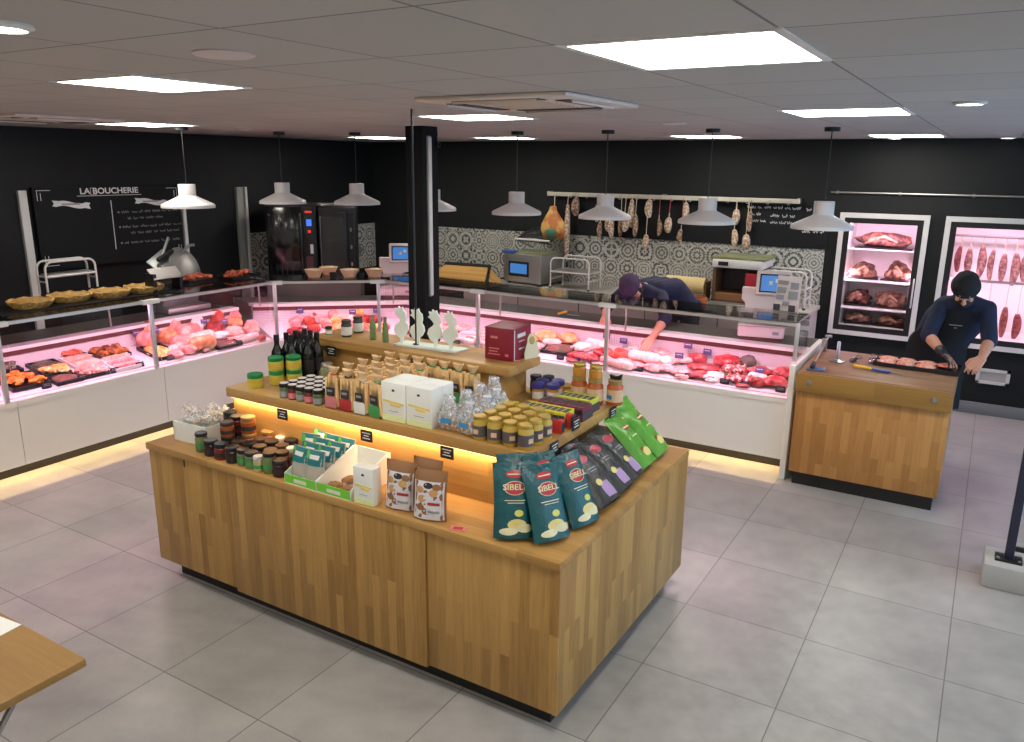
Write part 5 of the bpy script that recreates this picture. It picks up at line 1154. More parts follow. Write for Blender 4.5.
for i, (x, y) in enumerate(((-1.445, .455), (-1.38, .475))): g.put((x, y, M6), 0, 'black lidded jar %s behind the blue lidded jars' % ('against the riser' if i == 0 else 'at the back edge'), 'black lidded jars at the back edge')

# ---- top shelf
g = jar('small_olive_jar', jp(.02, .04), 'pickle', lp(.02, .038, .012), 'lid_black', (.0205, .008, .028), 'label_white', 14); g.put((-2.72, .26, U2), 0, 'very small dark jar at the end of the top shelf')
g = jar('pickle_jar', jp(.03, .085), 'dark_green', lp(.028, .082, .016), 'lid_brown', (.0306, .012, .06), 'label_white', 18)
g.put((-2.60, .28, U2), 0, 'dark green jar with a white label on the top shelf, front one', 'two dark green jars on the top shelf'); g.put((-2.62, .40, U2), .5, 'dark green jar behind the front one on the top shelf', 'two dark green jars on the top shelf')
t = T('green_flask', 'x', 'bottle'); MB().lathe([(0, 0), (.017, 0), (.018, .004), (.017, .08), (.013, .10), (.008, .115), (.008, .125)], seg=14).build('flask_body', 'tube_green', t); MB().lathe([(.0095, .118), (.0095, .142), (0, .144)], seg=12).build('stopper', 'jar_olive', t); pr = Proto(t)
pr.put((-2.42, .30, U2), 0, 'slim green glass flask nearer the dark jars', 'two slim green flasks'); pr.put((-2.32, .29, U2), 0, 'slim green glass flask nearer the white figures', 'two slim green flasks')
# white cut-out figures on a base
bx = T('figure_stand', 'white flat stand of four white cut out figures on the top shelf', 'figure stand', (-2.03, .32, U2), R(4))
b = MB(); b.prism([(-.21, -.05), (.19, -.055), (.21, .06), (-.2, .06)], 0, .008); b.build('base', 'rooster_white', bx)
for i, x in enumerate((-.20, -.095, .02, .115)):
    k = .205; out = [(.02, 0), (.03, .12), (-.10, .20), (-.17, .34), (-.13, .48), (-.02, .56), (.03, .62), (-.02, .70), (-.09, .76), (-.15, .79), (-.09, .84), (-.12, .94), (-.04, .91), (-.01, 1.0), (.05, .94), (.10, .99), (.13, .90), (.20, .84), (.22, .72), (.19, .60), (.25, .52), (.27, .40), (.21, .28), (.12, .20), (.10, .12), (.11, 0)]
    MB().plate([(x + a * k * 1.05, .006 + z * k) for a, z in out], -.006, .006).build('figure', 'rooster_white', bx)
t = T('thin_rod', 'thin black rod rising from the top shelf to the ceiling', 'rod', (-2.12, .335 - .025, U2)); MB().tube([(0, 0, .006), (0, 0, ZC - U2 - .001)], .006, 8).build('rod', 'black', t); MB().cyl((0, 0, 0), .018, .012, 14).build('base', 'black', t)
# red gift box
t = T('red_gift_box', 'deep red cardboard box with white lettering on the top shelf end', 'box', (-1.567, .37, U2), R(2))
MB().box(-.085, .085, -.092, .092, 0, .168, .003).build('box', 'maroon_box', t); MB().box(-.0855, .0855, -.0925, .0925, .1665, .169, .001).build('lid_face', 'maroon_side', t)
b = MB()
for x, z, w_, h_ in ((-.03, .118, .04, .012), (-.03, .06, .06, .006), (-.035, .045, .05, .006), (-.03, .03, .07, .005), (.045, .03, .02, .012)): b.box(x - w_ / 2, x + w_ / 2, -.0938, -.0925, z - h_ / 2, z + h_ / 2)
b.build('front_print', 'label_pink', t)
b = MB(); b.box(.0855, .0865, -.055, .03, .118, .138); b.box(.0855, .0865, -.04, .02, .095, .10); b.box(.0855, .0865, -.04, .02, .055, .062); b.box(.0855, .0862, -.09, -.082, 0.005, .163); b.build('side_lettering', 'label_white', t)
t = T('figure_card', 'pale yellow rounded cut out card leaning on the red box', 'card', (-1.45, .41, U2), R(70))
MB().plate([(-.045, 0), (.045, 0), (.05, .03), (.04, .06), (.03, .085), (.028, .11), (.015, .128), (0, .132), (-.015, .128), (-.028, .11), (-.03, .085), (-.04, .06), (-.05, .03)], -.004, .0).build('card', 'cream', t); MB().plate([(.018 * math.cos(a), .095 + .022 * math.sin(a)) for a in [2 * PI * i / 14 for i in range(14)]], -.0055, -.004).build('oval_print', 'mustard', t)
tag(MB().obox((-1.475, .30, U2 + .004), (.04, .03, .008), (0, 0, .3), .002).build('small_card', 'label_pink'), 'little pinkish card lying at the end of the top shelf', 'card')

# ---- lower ledge
t = T('open_white_box', 'open white cardboard box full of little clear packets at the island corner', 'box', (-2.99, -.43, B7), R(4))
b = MB(); hw, hd, h = .125, .10, .105
b.box(-hw, hw, -hd, hd, 0, .004); b.box(-hw, hw, -hd, -hd + .004, .004, h); b.box(-hw, hw, hd - .004, hd, .004, h); b.box(-hw, -hw + .004, -hd, hd, .004, h); b.box(hw - .004, hw, -hd, hd, .004, h); b.build('box', 'carton_white', t)
MB().box(-.10, -.02, .0, .08, .15, .165, .002).build('dark_label', 'label_black', t) if False else None
q_ = random.Random(4)
for i in range(22):
    o = T('clear_packet', 'small clear packet of pale sweets heaped in the open white box', 'packet', (-2.99 + q_.uniform(-.095, .095), -.43 + q_.uniform(-.075, .075), B7 + .05 + .045 * (i // 8) + q_.uniform(0, .02)), q_.uniform(0, 3), 'clear packets heaped in the open white box')
    b = MB(); b.blob((0, 0, 0), (.038, .027, .024), .6, i, 4, 3); b.build('wrapper', 'crinkle', o); b = MB(); b.blob((0, 0, -.002), (.026, .018, .013), .4, i, 3, 2); b.build('sweets', 'candy', o)
tag(MB().obox((-2.90, -.31, B7 + .125), (.08, .05, .006), (.1, .05, .4), .001).build('dark_tag', 'label_black'), 'dark tag lying on the packets of the open white box', 'tag')
JM = {}
for nm, body, lid, r_, h in (('plum', 'jam_dark', 'lid_black', .036, .068), ('red', 'jam_red', 'lid_black', .036, .068), ('amber', 'jam_amber', 'lid_brown', .035, .064), ('green', 'jam_green', 'lid_black', .032, .068), ('gold', 'jam_amber', 'lid_pale_gold', .038, .074), ('pale', 'jam_pale', 'lid_white', .026, .062), ('tall green', 'pickle', 'lid_black', .032, .088)):
    JM[nm] = jar('jam_jar', jp(r_, h), body, lp(r_ * .98, h - .004, .018), lid, (r_ + .0006, h * .25, h * .55), 'label_dark' if nm in ('plum', 'red', 'gold', 'amber') else 'label_green', 18)
JL = [('tall green', -2.80, -.575), ('plum', -2.715, -.585), ('red', -2.63, -.592), ('plum', -2.545, -.592), ('green', -2.47, -.59), ('green', -2.405, -.595), ('pale', -2.345, -.605), ('tall green', -2.285, -.59), ('plum', -2.21, -.595),
      ('plum', -2.685, -.502), ('amber', -2.60, -.508), ('red', -2.515, -.51), ('plum', -2.44, -.512), ('amber', -2.36, -.515), ('red', -2.285, -.512),
      ('gold', -2.62, -.42), ('amber', -2.53, -.425), ('plum', -2.71, -.415), ('red', -2.445, -.43), ('amber', -2.365, -.435), ('pale', -2.30, -.435), ('red', -2.235, -.43),
      ('plum', -2.80, -.385), ('gold', -2.565, -.372 + .032), ('pale', -2.47, -.352), ('plum', -2.38, -.36), ('amber', -2.665, -.358 + .02)]
JL = [j for j in JL if not (j[0] == 'amber' and j[2] > -.34)]
seen = {}
for nm, x, y in JL:
    row = 'front' if y < -.55 else 'second' if y < -.48 else 'third' if y < -.405 else 'back'
    seen[(nm, row)] = seen.get((nm, row), 0) + 1
    n = sum(1 for j in JL if j[0] == nm); same = [j for j in JL if j[0] == nm and (j[2] < -.55, -.55 <= j[2] < -.48, -.48 <= j[2] < -.405, j[2] >= -.405) == (y < -.55, -.55 <= y < -.48, -.48 <= y < -.405, y >= -.405)]
    same.sort(key=lambda j: j[1]); k = same.index((nm, x, y))
    JM[nm].put((x - .035, y, B7), rnd.uniform(0, 3), '%s jam jar, ledge %s row%s' % (nm, row, '' if len(same) == 1 else ', %s such from the white box' % ORD[k]), 'jars on the island ledge')
for i, (nm, x, y, h) in enumerate((('plum', -2.80, -.385, .083), ('red', -2.71, -.415, .083), ('gold', -2.62, -.42, .089), ('amber', -2.685, -.502, .083))):
    JM[nm].put((x - .035, y, B7 + h), i, '%s jam jar stacked on top of another jar, %s from the white box' % (nm, ORD[i]), 'jars on the island ledge')
# snack pouches in their tray
def pouch(w, h, d, mat, name, cat='bag', seal=None):
    """stand-up pouch: returns root; local base at z 0, front at -y"""
    t = T(name, 'x', cat); b = MB(); nu, nv = 10, 12
    def S(u, v, s):
        th = d * (1 - u ** 4) * (math.sin(PI * (.5 + .5 * v)) ** .7 if v > 0 else 1 - .25 * v * v)
        xx = u * w / 2 * (1 - .06 * math.sin(PI * (v + 1) / 2)); wr = 1 + .10 * math.sin(u * 7 + v * 3) * (abs(v) ** 2) + .06 * math.sin(v * 11 + u * 4); return (xx, -s * th * wr / 2, h * (v + 1) / 2)
    for s in (1, -1):
        g = [[b.bm.verts.new(S(-1 + 2 * i / nu, -1 + 2 * j / nv, s)) for i in range(nu + 1)] for j in range(nv + 1)]
        for j in range(nv):
            for i in range(nu): b.bm.faces.new((g[j][i], g[j][i + 1], g[j + 1][i + 1], g[j + 1][i]))
    bmesh.ops.remove_doubles(b.bm, verts=b.bm.verts[:], dist=.0004)
    b.build('pouch', mat, t)
    def patch(pn, pm, u0, v0, ru, rv, sub=14, shape='oval', lift=.0015):
        b = MB(); c = []
        if shape == 'oval':
            rings = [[S(u0, v0, 1)]] + [[S(u0 + ru * k / 3 * math.cos(a), v0 + rv * k / 3 * math.sin(a), 1) for a in [2 * PI * i / sub for i in range(sub)]] for k in (1, 2, 3)]
            vs = [[b.bm.verts.new((x, y - lift, z)) for x, y, z in r_] for r_ in rings]
            for i in range(sub): b.bm.faces.new((vs[0][0], vs[1][i], vs[1][(i + 1) % sub]))
            for a, c_ in zip(vs[1:], vs[2:]):
                for i in range(sub): b.bm.faces.new((a[i], c_[i], c_[(i + 1) % sub], a[(i + 1) % sub]))
        else:
            n = 6; g = [[b.bm.verts.new((lambda p: (p[0], p[1] - lift, p[2]))(S(u0 + ru * (-1 + 2 * i / n), v0 + rv * (-1 + 2 * j / n), 1))) for i in range(n + 1)] for j in range(n + 1)]
            for j in range(n):
                for i in range(n): b.bm.faces.new((g[j][i], g[j][i + 1], g[j + 1][i + 1], g[j + 1][i]))
        return b.build(pn, pm, t)
    return t, patch, S
t, patch, S = pouch(.112, .165, .05, 'pouch_clear', 'snack_pouch')
patch('teal_header', 'teal_pack', 0, .55, .94, .42, shape='rect'); patch('name_panel', 'label_white', .1, .62, .5, .12, shape='rect', lift=.003); patch('green_leaf', 'green_mid', -.68, .72, .28, .22, lift=.003)
b = MB(); b.blob((0, -.002, .05), (.044, .019, .042), .35, 3, 4, 3); b.build('biscuits', 'kraft', t); patch('base_band', 'net_white', 0, -.82, .9, .12, shape='rect')
pr = Proto(t)
dt = T('display_box', 'bright green fronted display box holding the teal headed pouches', 'display box', (-2.065, -.645, B7))
def display_box(t, w, d):
    MB().box(-w / 2, w / 2, 0, d, 0, .004).build('box_floor', 'carton_white', t); MB().box(-w / 2, w / 2, 0, .004, .004, .045).build('front_lip', 'green_bright', t)
    for s in (-1, 1):
        b = MB(); o = s * w / 2; b.poly([(o - .002, 0, 0), (o - .002, d, 0), (o - .002, d, .14), (o - .002, d - .02, .145), (o - .002, 0, .05), (o + .002, 0, 0), (o + .002, d, 0), (o + .002, d, .14), (o + .002, d - .02, .145), (o + .002, 0, .05)], [(0, 1, 2, 3, 4), (9, 8, 7, 6, 5)] + [(i, (i + 1) % 5, 5 + (i + 1) % 5, 5 + i) for i in range(5)]); b.build('side', 'carton_white', t)
    MB().box(-w / 2, w / 2, d - .004, d, .004, .14).build('back', 'carton_white', t); MB().box(-w * .2, w * .2, -.0012, 0, .014, .03).build('print', 'label_white', t)
display_box(dt, .195, .28); display_box(T('display_box', 'half empty green fronted display box with a few brown biscuits', 'display box', (-1.858, -.645, B7)), .2, .28)
for j in range(4):
    for i in range(2): pr.put((-2.113 + i * .096, -.60 + j * .068, B7 + .006), (R(-8), 0, rnd.uniform(-.1, .1)), 'teal headed clear pouch in the green display box, %s row, %s' % (ORD[j], 'jar side' if i == 0 else 'biscuit side'), 'teal headed pouches in the display box')
for i, (x, y) in enumerate(((-2.09, -.365), (-2.2, -.375), (-2.2, -.46))):
    if i < 1: continue
    pr.put((x - .015, y + .03, B7), (R(-8), 0, .2), 'teal headed clear pouch standing between the jars and the display box, %s from the riser' % ORD[i - 1], 'teal headed pouches in the display box')
for i, (x, y) in enumerate(((-1.905, -.58), (-1.825, -.59), (-1.895, -.50), (-1.815, -.51))):
    t = T('biscuit', 'brown biscuit lying in the half empty display box, %s' % ('front pair, jar side', 'front pair, carton side', 'rear pair, jar side', 'rear pair, carton side')[i], 'biscuit', (x, y, B7 + .012), i * .7, 'biscuits in the display box')
    b = MB(); b.blob((0, 0, .012), (.04, .028, .014), .25, i, 2, 3, .8); b.build('biscuit', 'walnut', t)
c2 = carton(.108, .06, .172, '', 'carton_lime'); c2.put((-1.685, -.64, B7), R(3), 'single white carton with a golden band on the island ledge by the brown bags')
t, patch, S = pouch(.152, .215, .065, 'kraft_brown', 'nut_snack_bag')
patch('white_front', 'net_white', 0, -.18, .92, .76, shape='rect'); patch('round_badge', 'label_black', .0, .42, .30, .12, lift=.003)
for k, (u, v) in enumerate(((-.35, -.1), (-.45, -.45), (.35, .15), (-.1, -.62), (-.5, .25), (.5, .38))): patch('nut_print', 'walnut' if k % 2 else 'peanut', u, v, .26, .14, lift=.003)
patch('lettering_panel', 'net_white', .38, -.42, .45, .30, shape='rect', lift=.0045); patch('red_word', 'label_red', .38, -.28, .36, .06, shape='rect', lift=.006); patch('blue_word', 'label_grey', .38, -.6, .34, .05, shape='rect', lift=.006)
pr = Proto(t)
pr.put((-1.525, -.585, B7), (R(-6), 0, R(8)), 'brown topped nut snack bag next to the single white carton', 'brown nut snack bags'); pr.put((-1.355, -.60, B7), (R(-6), 0, R(14)), 'brown topped nut snack bag at the open end of the ledge', 'brown nut snack bags'); pr.put((-1.45, -.505, B7), (R(-8), 0, R(4)), 'brown topped nut snack bag behind the other two', 'brown nut snack bags')
t = T('flat_tag', 'small pinkish printed tag lying on the island edge', 'tag', (-1.20, -.615, B7 + .001), .3); MB().box(-.035, .035, -.022, .022, 0, .003, .001).build('card', 'label_pink', t); MB().box(-.02, .02, -.012, .012, .003, .0036).build('print', 'label_red', t)

# ---- crisps
def crisps(mat, kind):
    t, patch, S = pouch(.172, .30, .075, mat, 'crisp_bag')
    for v, nm in ((.955, 'top_seal'), (-.955, 'bottom_seal')): patch(nm, mat, 0, v, .97, .035, shape='rect', lift=.002)
    if kind == 'teal':
        patch('logo_disc', 'chip_red', .02, .34, .48, .17, 20); patch('logo_rim', 'chip_cream', .02, .34, .52, .185, 20, lift=.0008)
        y = S(.0, .34, 1)[1] - .0052; text('lettering', 'SIBELL', .032, 'chip_cream', t, (.002, y, .30 * .682), bold=.0004, sx=1.12)
        patch('crest', 'chip_red', .02, .70, .44, .10, 16); patch('crest_line', 'chip_cream', .02, .70, .34, .016, shape='rect', lift=.003)
        patch('small_words', 'chip_cream', .0, .02, .5, .012, shape='rect'); patch('small_words', 'chip_cream', .05, -.05, .4, .01, shape='rect')
        patch('lime_print', 'lime', .2, -.32, .22, .09); patch('crisp_print', 'potato', .1, -.62, .46, .15); patch('crisp_print', 'chip_cream', .45, -.72, .4, .12, lift=.002); patch('crisp_print', 'chip_cream', -.3, -.80, .45, .10, lift=.0025)
    elif kind == 'black':
        patch('logo_disc', 'chip_red', .0, .5, .42, .13, 20); patch('logo_rim', 'chip_pink', .0, .5, .48, .15, 20, lift=.0008); patch('name_band', 'label_grey', .1, .12, .4, .02, shape='rect'); patch('name_band', 'label_grey', .1, .03, .3, .015, shape='rect')
        patch('lilac_corner', 'chip_lilac', .35, -.62, .58, .24, shape='rect'); patch('crisp_print', 'potato', -.2, -.35, .26, .11, lift=.003)
    else:
        patch('logo_disc', 'chip_red', .0, .42, .30, .10, 20); patch('logo_band', 'chip_cream', .0, .44, .4, .03, shape='rect', lift=.0025); patch('name_band', 'chip_cream', .1, .05, .32, .02, shape='rect'); patch('crisp_print', 'potato', .15, -.6, .4, .16); patch('red_print', 'chip_red', -.25, -.45, .14, .06, lift=.003)
    return Proto(t)
CT, CB, CG = crisps('teal_chip', 'teal'), crisps('black_chip', 'black'), crisps('green_chip', 'green')
GG = 'crisp bags leaning along the island end'
for p, x, y, a, l, lab in ((CT, -.955, -.575, 35, -15, 'teal crisp bag with a red round logo at the riser corner'), (CT, -.815, -.515, 62, -22, 'teal crisp bag with a red round logo at the island corner'), (CT, -.765, -.315, 76, -26, 'teal crisp bag turned to the aisle, third of the teal ones'),
                           (CT, -1.0, -.47, 40, -12, 'teal crisp bag mostly hidden behind the first one'), (CT, -.875, -.40, 66, -22, 'teal crisp bag mostly hidden behind the corner one'),
                           (CB, -.755, -.10, 84, -50, 'black crisp bag with a lilac corner next to the teal bags'), (CB, -.76, .07, 88, -50, 'black crisp bag with a lilac corner, second from the teal bags'), (CB, -.77, .235, 90, -50, 'black crisp bag with a lilac corner next to the green bags'), (CB, -.84, .0, 86, -44, 'black crisp bag hidden behind the first two black ones'),
                           (CG, -.785, .43, 90, -46, 'green crisp bag next to the black ones'), (CG, -.79, .63, 94, -46, 'green crisp bag at the far end of the island'), (CG, -.865, .48, 90, -36, 'green crisp bag behind the front green pair'), (CG, -.87, .66, 92, -36, 'green crisp bag hidden at the far end of the island')):
    p.put((x, y, B7 + .003 + .030 * math.sin(R(abs(l)))), (R(l), 0, R(a)), lab, GG)

# ------------------------------------------------------------------ butcher block
t = T('butcher_block', 'thick topped wooden butcher block on a plank clad base beside the meat counter', 'butcher block', (-.53, 2.56, 0))
W_, D_ = .965, .86
MB().box(.03, W_ - .03, .05, D_ - .04, 0, .1).build('kickboard', 'plinth_black', t); MB().box(.004, W_ - .006, .02, D_ - .01, .1, .70, .002).build('base', 'block_upright', t)
MB().box(0, W_, 0, D_, .705, .845, .006).build('top_block', 'block_top', t)
f_ = MB(); f_.box(-.001, W_ + .001, -.012, 0.004, .705, .838, .003); f_.build('front_board', 'table_wood', t)
for x in (.085, .86): MB().lathe([(.02, 0), (.016, .008), (0, .01)], seg=14, M=Matrix.Translation((x, -.012, .775)) @ Matrix.Rotation(PI / 2, 4, 'X')).build('bolt', 'steel_dull', t)
BT = .847
tr = T('meat_tray', 'long black tray of flat pink chops on the butcher block', 'tray', (.175, 3.16, BT), R(-3))
b = MB(); b.box(-.27, .27, -.13, .13, 0, .008); b.box(-.275, .275, -.135, -.127, 0, .028); b.box(-.275, .275, .127, .135, 0, .028); b.box(-.275, -.267, -.127, .127, 0, .028); b.box(.267, .275, -.127, .127, 0, .028); b.build('tray', 'tray_black', tr)
k = 0
for i in range(4):
    for j in range(2):
        if i == 3 and j == 0: continue
        b = MB(); b.blob((0, 0, .014), (.066, .056, .016), .2, k, 1.6, 3, .8); o = b.build('pork_chop', 'chop_pink', loc=(-.02 + i * .125, 3.10 + j * .115 - i * .006, BT + .012)); k += 1
        tag(o, 'flat pink chop in the long black tray, %s pair from the steel stand, %s one' % (ORD[i], 'front' if j == 0 else 'rear'), 'meat', 'pink chops in the long black tray')
tag(MB().obox((-.12, 3.17, BT + .02), (.05, .2, .035), (0, 0, .05), .01).build('film_wrap', 'film'), 'crumpled clear film at the end of the long black tray', 'film')
tag(MB().obox((-.235, 3.13, BT + .012), (.035, .2, .02), (R(0), 0, -.15), .006).build('clear_strip', 'film'), 'clear plastic strip lying between the steel stand and the tray', 'strip')
t = T('steel_stand', 'shiny steel rod on a round foot standing on the butcher block', 'stand', (-.345, 3.02, BT)); MB().lathe([(0, 0), (.055, 0), (.056, .006), (.02, .016), (.013, .02)], seg=24).build('foot', 'steel', t); MB().lathe([(.013, .02), (.013, .14), (.009, .148), (0, .149)], seg=14).build('rod', 'steel', t)
t = T('boning_knife', 'knife with a yellow handle and a blue guard on the butcher block', 'knife', (-.08, 2.86, BT), R(-12))
MB().obox((-.075, 0, .013), (.13, .024, .02), bev=.008).build('handle', 'knife_yellow', t); MB().obox((.05, 0, .011), (.12, .032, .016), bev=.006).build('blue_sheath', 'knife_blue', t); MB().plate([(.10, .006), (.22, .004), (.23, .006), (.21, .009), (.10, .012)], -.001, .001).build('blade', 'steel', t)
t = T('blue_pad', 'small slate blue pad on the corner of the butcher block', 'pad', (-.43, 2.68, BT), .1); MB().box(-.06, .06, -.05, .05, 0, .01, .003).build('pad', 'pad_blue', t); MB().box(-.05, .05, -.04, .04, .01, .0115, .001).build('inset', 'knife_blue', t)
t = T('sharpening_steel', 'slanted steel rod tool leaning along the counter side of the butcher block', 'tool', (-.47, 2.95, BT), R(4)); MB().tube([(-.0, -.22, .03), (.01, .1, .06), (.02, .42, .10)], [.008, .008, .006], 8).build('rod', 'steel', t); MB().capsule((0, -.30, .022), (0, -.22, .03), .018, .016).build('handle', 'black', t); MB().obox((.02, .44, .105), (.05, .03, .02), (0, 0, .5), .004).build('hook', 'steel_dull', t)
MB().box(-.02, .02, .39, .42, 0, .092, .004).build('rest', 'steel_dull', t)

# ------------------------------------------------------------------ people
def remesh(mb, name, mat, parent, voxel=.006, it=4):
    """fuse overlapping volumes into one continuous skin"""
    tmp = mb.build('tmp', mat, None, 0)
    m = tmp.modifiers.new('r', 'REMESH'); m.mode = 'VOXEL'; m.voxel_size = voxel; m.use_smooth_shade = True
    s = tmp.modifiers.new('s', 'SMOOTH'); s.factor = .5; s.iterations = it
    bpy.context.view_layer.update()
    me = bpy.data.meshes.new_from_object(tmp.evaluated_get(bpy.context.evaluated_depsgraph_get()))
    bpy.data.objects.remove(tmp); me.name = name
    me.polygons.foreach_set('use_smooth', [True] * len(me.polygons))
    me.materials.clear(); me.materials.append(MATS[mat])
    o = bpy.data.objects.new(name, me); COL.objects.link(o); o.parent = parent; return o
def frame(up, fwd):
    u = Vector(up).normalized(); f_ = Vector(fwd); f_ = (f_ - u * f_.dot(u)).normalized(); r_ = f_.cross(u)
    return Matrix(((r_.x, f_.x, u.x, 0), (r_.y, f_.y, u.y, 0), (r_.z, f_.z, u.z, 0), (0, 0, 0, 1)))
def hand(b, wrist, fdir, palm_n, side, curl, spread=1.0, s=1.0):
    """palm, four unequal bent fingers and a thumb from the side of the palm; side = direction of the thumb"""
    w = Vector(wrist); F = Vector(fdir).normalized(); N = Vector(palm_n); N = (N - F * N.dot(F)).normalized(); S = Vector(side); S = (S - F * S.dot(F) - N * S.dot(N)).normalized()
    P = lambda f_, s_, n_: w + F * f_ * s + S * s_ * s + N * n_ * s
    for k, (s0, s1) in enumerate(((.018, .032), (.006, .011), (-.007, -.011), (-.018, -.031))): b.capsule(P(.0, s0, 0), P(.085, s1, 0), .015 * s, .012 * s, 10, 3)
    for k, (s_, L) in enumerate(((.031, .068), (.011, .076), (-.011, .071), (-.030, .055))):
        p0 = P(.085, s_, 0); a = 0; d_ = F * 1.0 + S * (s_ * 3.2 * spread); d_.normalize(); p = p0; rr = .0098
        for seg, (fr, c) in enumerate(((.45, .5), (.32, .8), (.26, .7))):
            a += curl[k] * c; dd = (d_ * math.cos(a) + N * math.sin(a)); q = p + dd * L * fr * 1.12 * s; b.capsule(p, q, rr * s, rr * .9 * s, 8, 3); p = q; rr *= .9
    t0 = P(.018, .022, .004); t1 = P(.048, .052, .014); t2 = P(.072, .060, .024 + .01 * curl[4]); t3 = P(.092, .056 - .014 * curl[4], .032 + .012 * curl[4])
    b.capsule(t0, t1, .015 * s, .0125 * s, 9, 3); b.capsule(t1, t2, .012 * s, .0108 * s, 9, 3); b.capsule(t2, t3, .0105 * s, .009 * s, 9, 3)
def head(b, c, M):
    c = Vector(c); L = lambda x, y, z: c + (M @ Vector((x, y, z)))
    b.ell(L(0, -.012, .022), (.075, .094, .088), M); b.ell(L(0, .022, -.035), (.058, .066, .072), M); b.ell(L(0, .045, -.078), (.034, .032, .026), M)
    b.capsule(L(0, .082, .012), L(0, .106, -.026), .010, .0145, 10, 3); b.ell(L(-.012, .094, -.030), (.010, .010, .008), M, 2); b.ell(L(.012, .094, -.030), (.010, .010, .008), M, 2)
    b.capsule(L(-.03, .076, .026), L(.03, .076, .026), .013, .013, 10, 3)
    for s in (-1, 1):
        b.ell(L(.078 * s, -.008, -.012), (.010, .022, .032), M, 2); b.ell(L(.038 * s, .062, -.022), (.022, .022, .02), M, 2)
    b.capsule(L(-.018, .086, -.056), L(.018, .086, -.056), .009, .009, 8, 3); b.capsule(L(-.015, .084, -.066), L(.015, .084, -.066), .0095, .0095, 8, 3)
    return L
def eyes(parent, L, M):
    for s in (-1, 1):
        o = MB().ell(L(.031 * s, .070, .004), (.011, .010, .009), M, 2).build('eye', 'eye_white', parent); MB().ell(L(.031 * s, .078, .002), (.0058, .004, .0058), M, 2).build('iris', 'eye_dark', o)
def trunk(b, hip, chest, neck, sh_l, sh_r, k=1.0):
    hip, chest, neck, a, c = (Vector(v) for v in (hip, chest, neck, sh_l, sh_r)); ax = (c - a).normalized()
    for s in (-.55, 0, .55):
        b.capsule(hip + ax * .13 * s, chest + ax * .17 * s, .115 * k, .118 * k, 16, 5)
        b.capsule(chest + ax * .17 * s, neck.lerp(chest, .38) + ax * .17 * s, .118 * k, .085 * k, 16, 5)
    b.capsule(a, c, .060 * k, .060 * k, 14, 4); b.capsule(a, neck, .056 * k, .055 * k, 14, 4); b.capsule(c, neck, .056 * k, .055 * k, 14, 4)
def person(name, label, P, skin='skin'):
    base = Vector(P['foot_l']).lerp(Vector(P['foot_r']), .5); base.z = 0
    t = T(name, label, 'person', base)
    Q = {k: (Vector(v) - base if k in ('hip', 'chest', 'neck', 'sh_l', 'sh_r', 'el_l', 'el_r', 'wr_l', 'wr_r', 'knee_l', 'knee_r', 'foot_l', 'foot_r', 'head') else v) for k, v in P.items()}
    ax = (Q['sh_r'] - Q['sh_l']).normalized(); hl, hr = Q['hip'] - ax * .09, Q['hip'] + ax * .09
    M = frame(P['up'], P['fwd'])
    b = MB(); trunk(b, Q['hip'], Q['chest'], Q['neck'], Q['sh_l'], Q['sh_r'], .88)
    b.capsule(Q['neck'].lerp(Q['chest'], .15), Q['head'] - (M @ Vector((0, .012, .05))), .056, .052, 14, 4); L = head(b, Q['head'], M)
    for s in ('l', 'r'):
        b.capsule(Q['sh_' + s], Q['el_' + s], .047, .039); b.capsule(Q['el_' + s], Q['el_' + s].lerp(Q['wr_' + s], .35), .039, .041); b.capsule(Q['el_' + s].lerp(Q['wr_' + s], .35), Q['wr_' + s], .041, .026)
        h = hl if s == 'l' else hr; b.capsule(h, Q['knee_' + s], .078, .052); b.capsule(Q['knee_' + s], Q['knee_' + s].lerp(Q['foot_' + s], .35), .052, .055); b.capsule(Q['knee_' + s].lerp(Q['foot_' + s], .35), Q['foot_' + s] + Vector((0, 0, .09)), .053, .036)
        f_ = Q['foot_' + s]; b.capsule(f_ + Vector((0, .03, .05)), f_ + Vector((0, -.13, .035)), .036, .03)
        H = P['hand_' + s]; hand(b, Q['wr_' + s], *H)
    remesh(b, 'body', skin, t, .0052, 3); eyes(t, L, M)
    # clothes
    b = MB(); trunk(b, Q['hip'], Q['chest'], Q['neck'], Q['sh_l'], Q['sh_r'], 1.0)
    for s in ('l', 'r'):
        e = P.get('sleeve_' + s, .22); b.capsule(Q['sh_' + s], Q['el_' + s], .060, .055); q = Q['el_' + s].lerp(Q['wr_' + s], e); b.capsule(Q['el_' + s], q, .054, .049)
        b.capsule(q - (q - Q['el_' + s]).normalized() * .035, q, .053, .053, 14, 2)
    b.capsule(Q['neck'] + Vector((0, .01, -.01)), Q['neck'].lerp(Q['head'], .28), .064, .060)
    remesh(b, 'jacket', P['jacket'], t, .008, 5)
    b = MB(); b.capsule(hl, hr, .118, .118)
    for s in ('l', 'r'):
        h = hl if s == 'l' else hr; b.capsule(h, Q['knee_' + s], .098, .072); b.capsule(Q['knee_' + s], Q['foot_' + s] + Vector((0, 0, .08)), .072, .058)
    remesh(b, 'trousers', 'trouser', t, .010, 4)
    for s in ('l', 'r'):
        f_ = Q['foot_' + s]; b = MB(); b.capsule(f_ + Vector((0, .045, .05)), f_ + Vector((0, -.14, .04)), .046, .04); b.box(f_.x - .045, f_.x + .045, f_.y - .18, f_.y + .09, .0, .025, .01); remesh(b, 'shoe', 'shoe', t, .008, 3)
    return t, Q, L, M
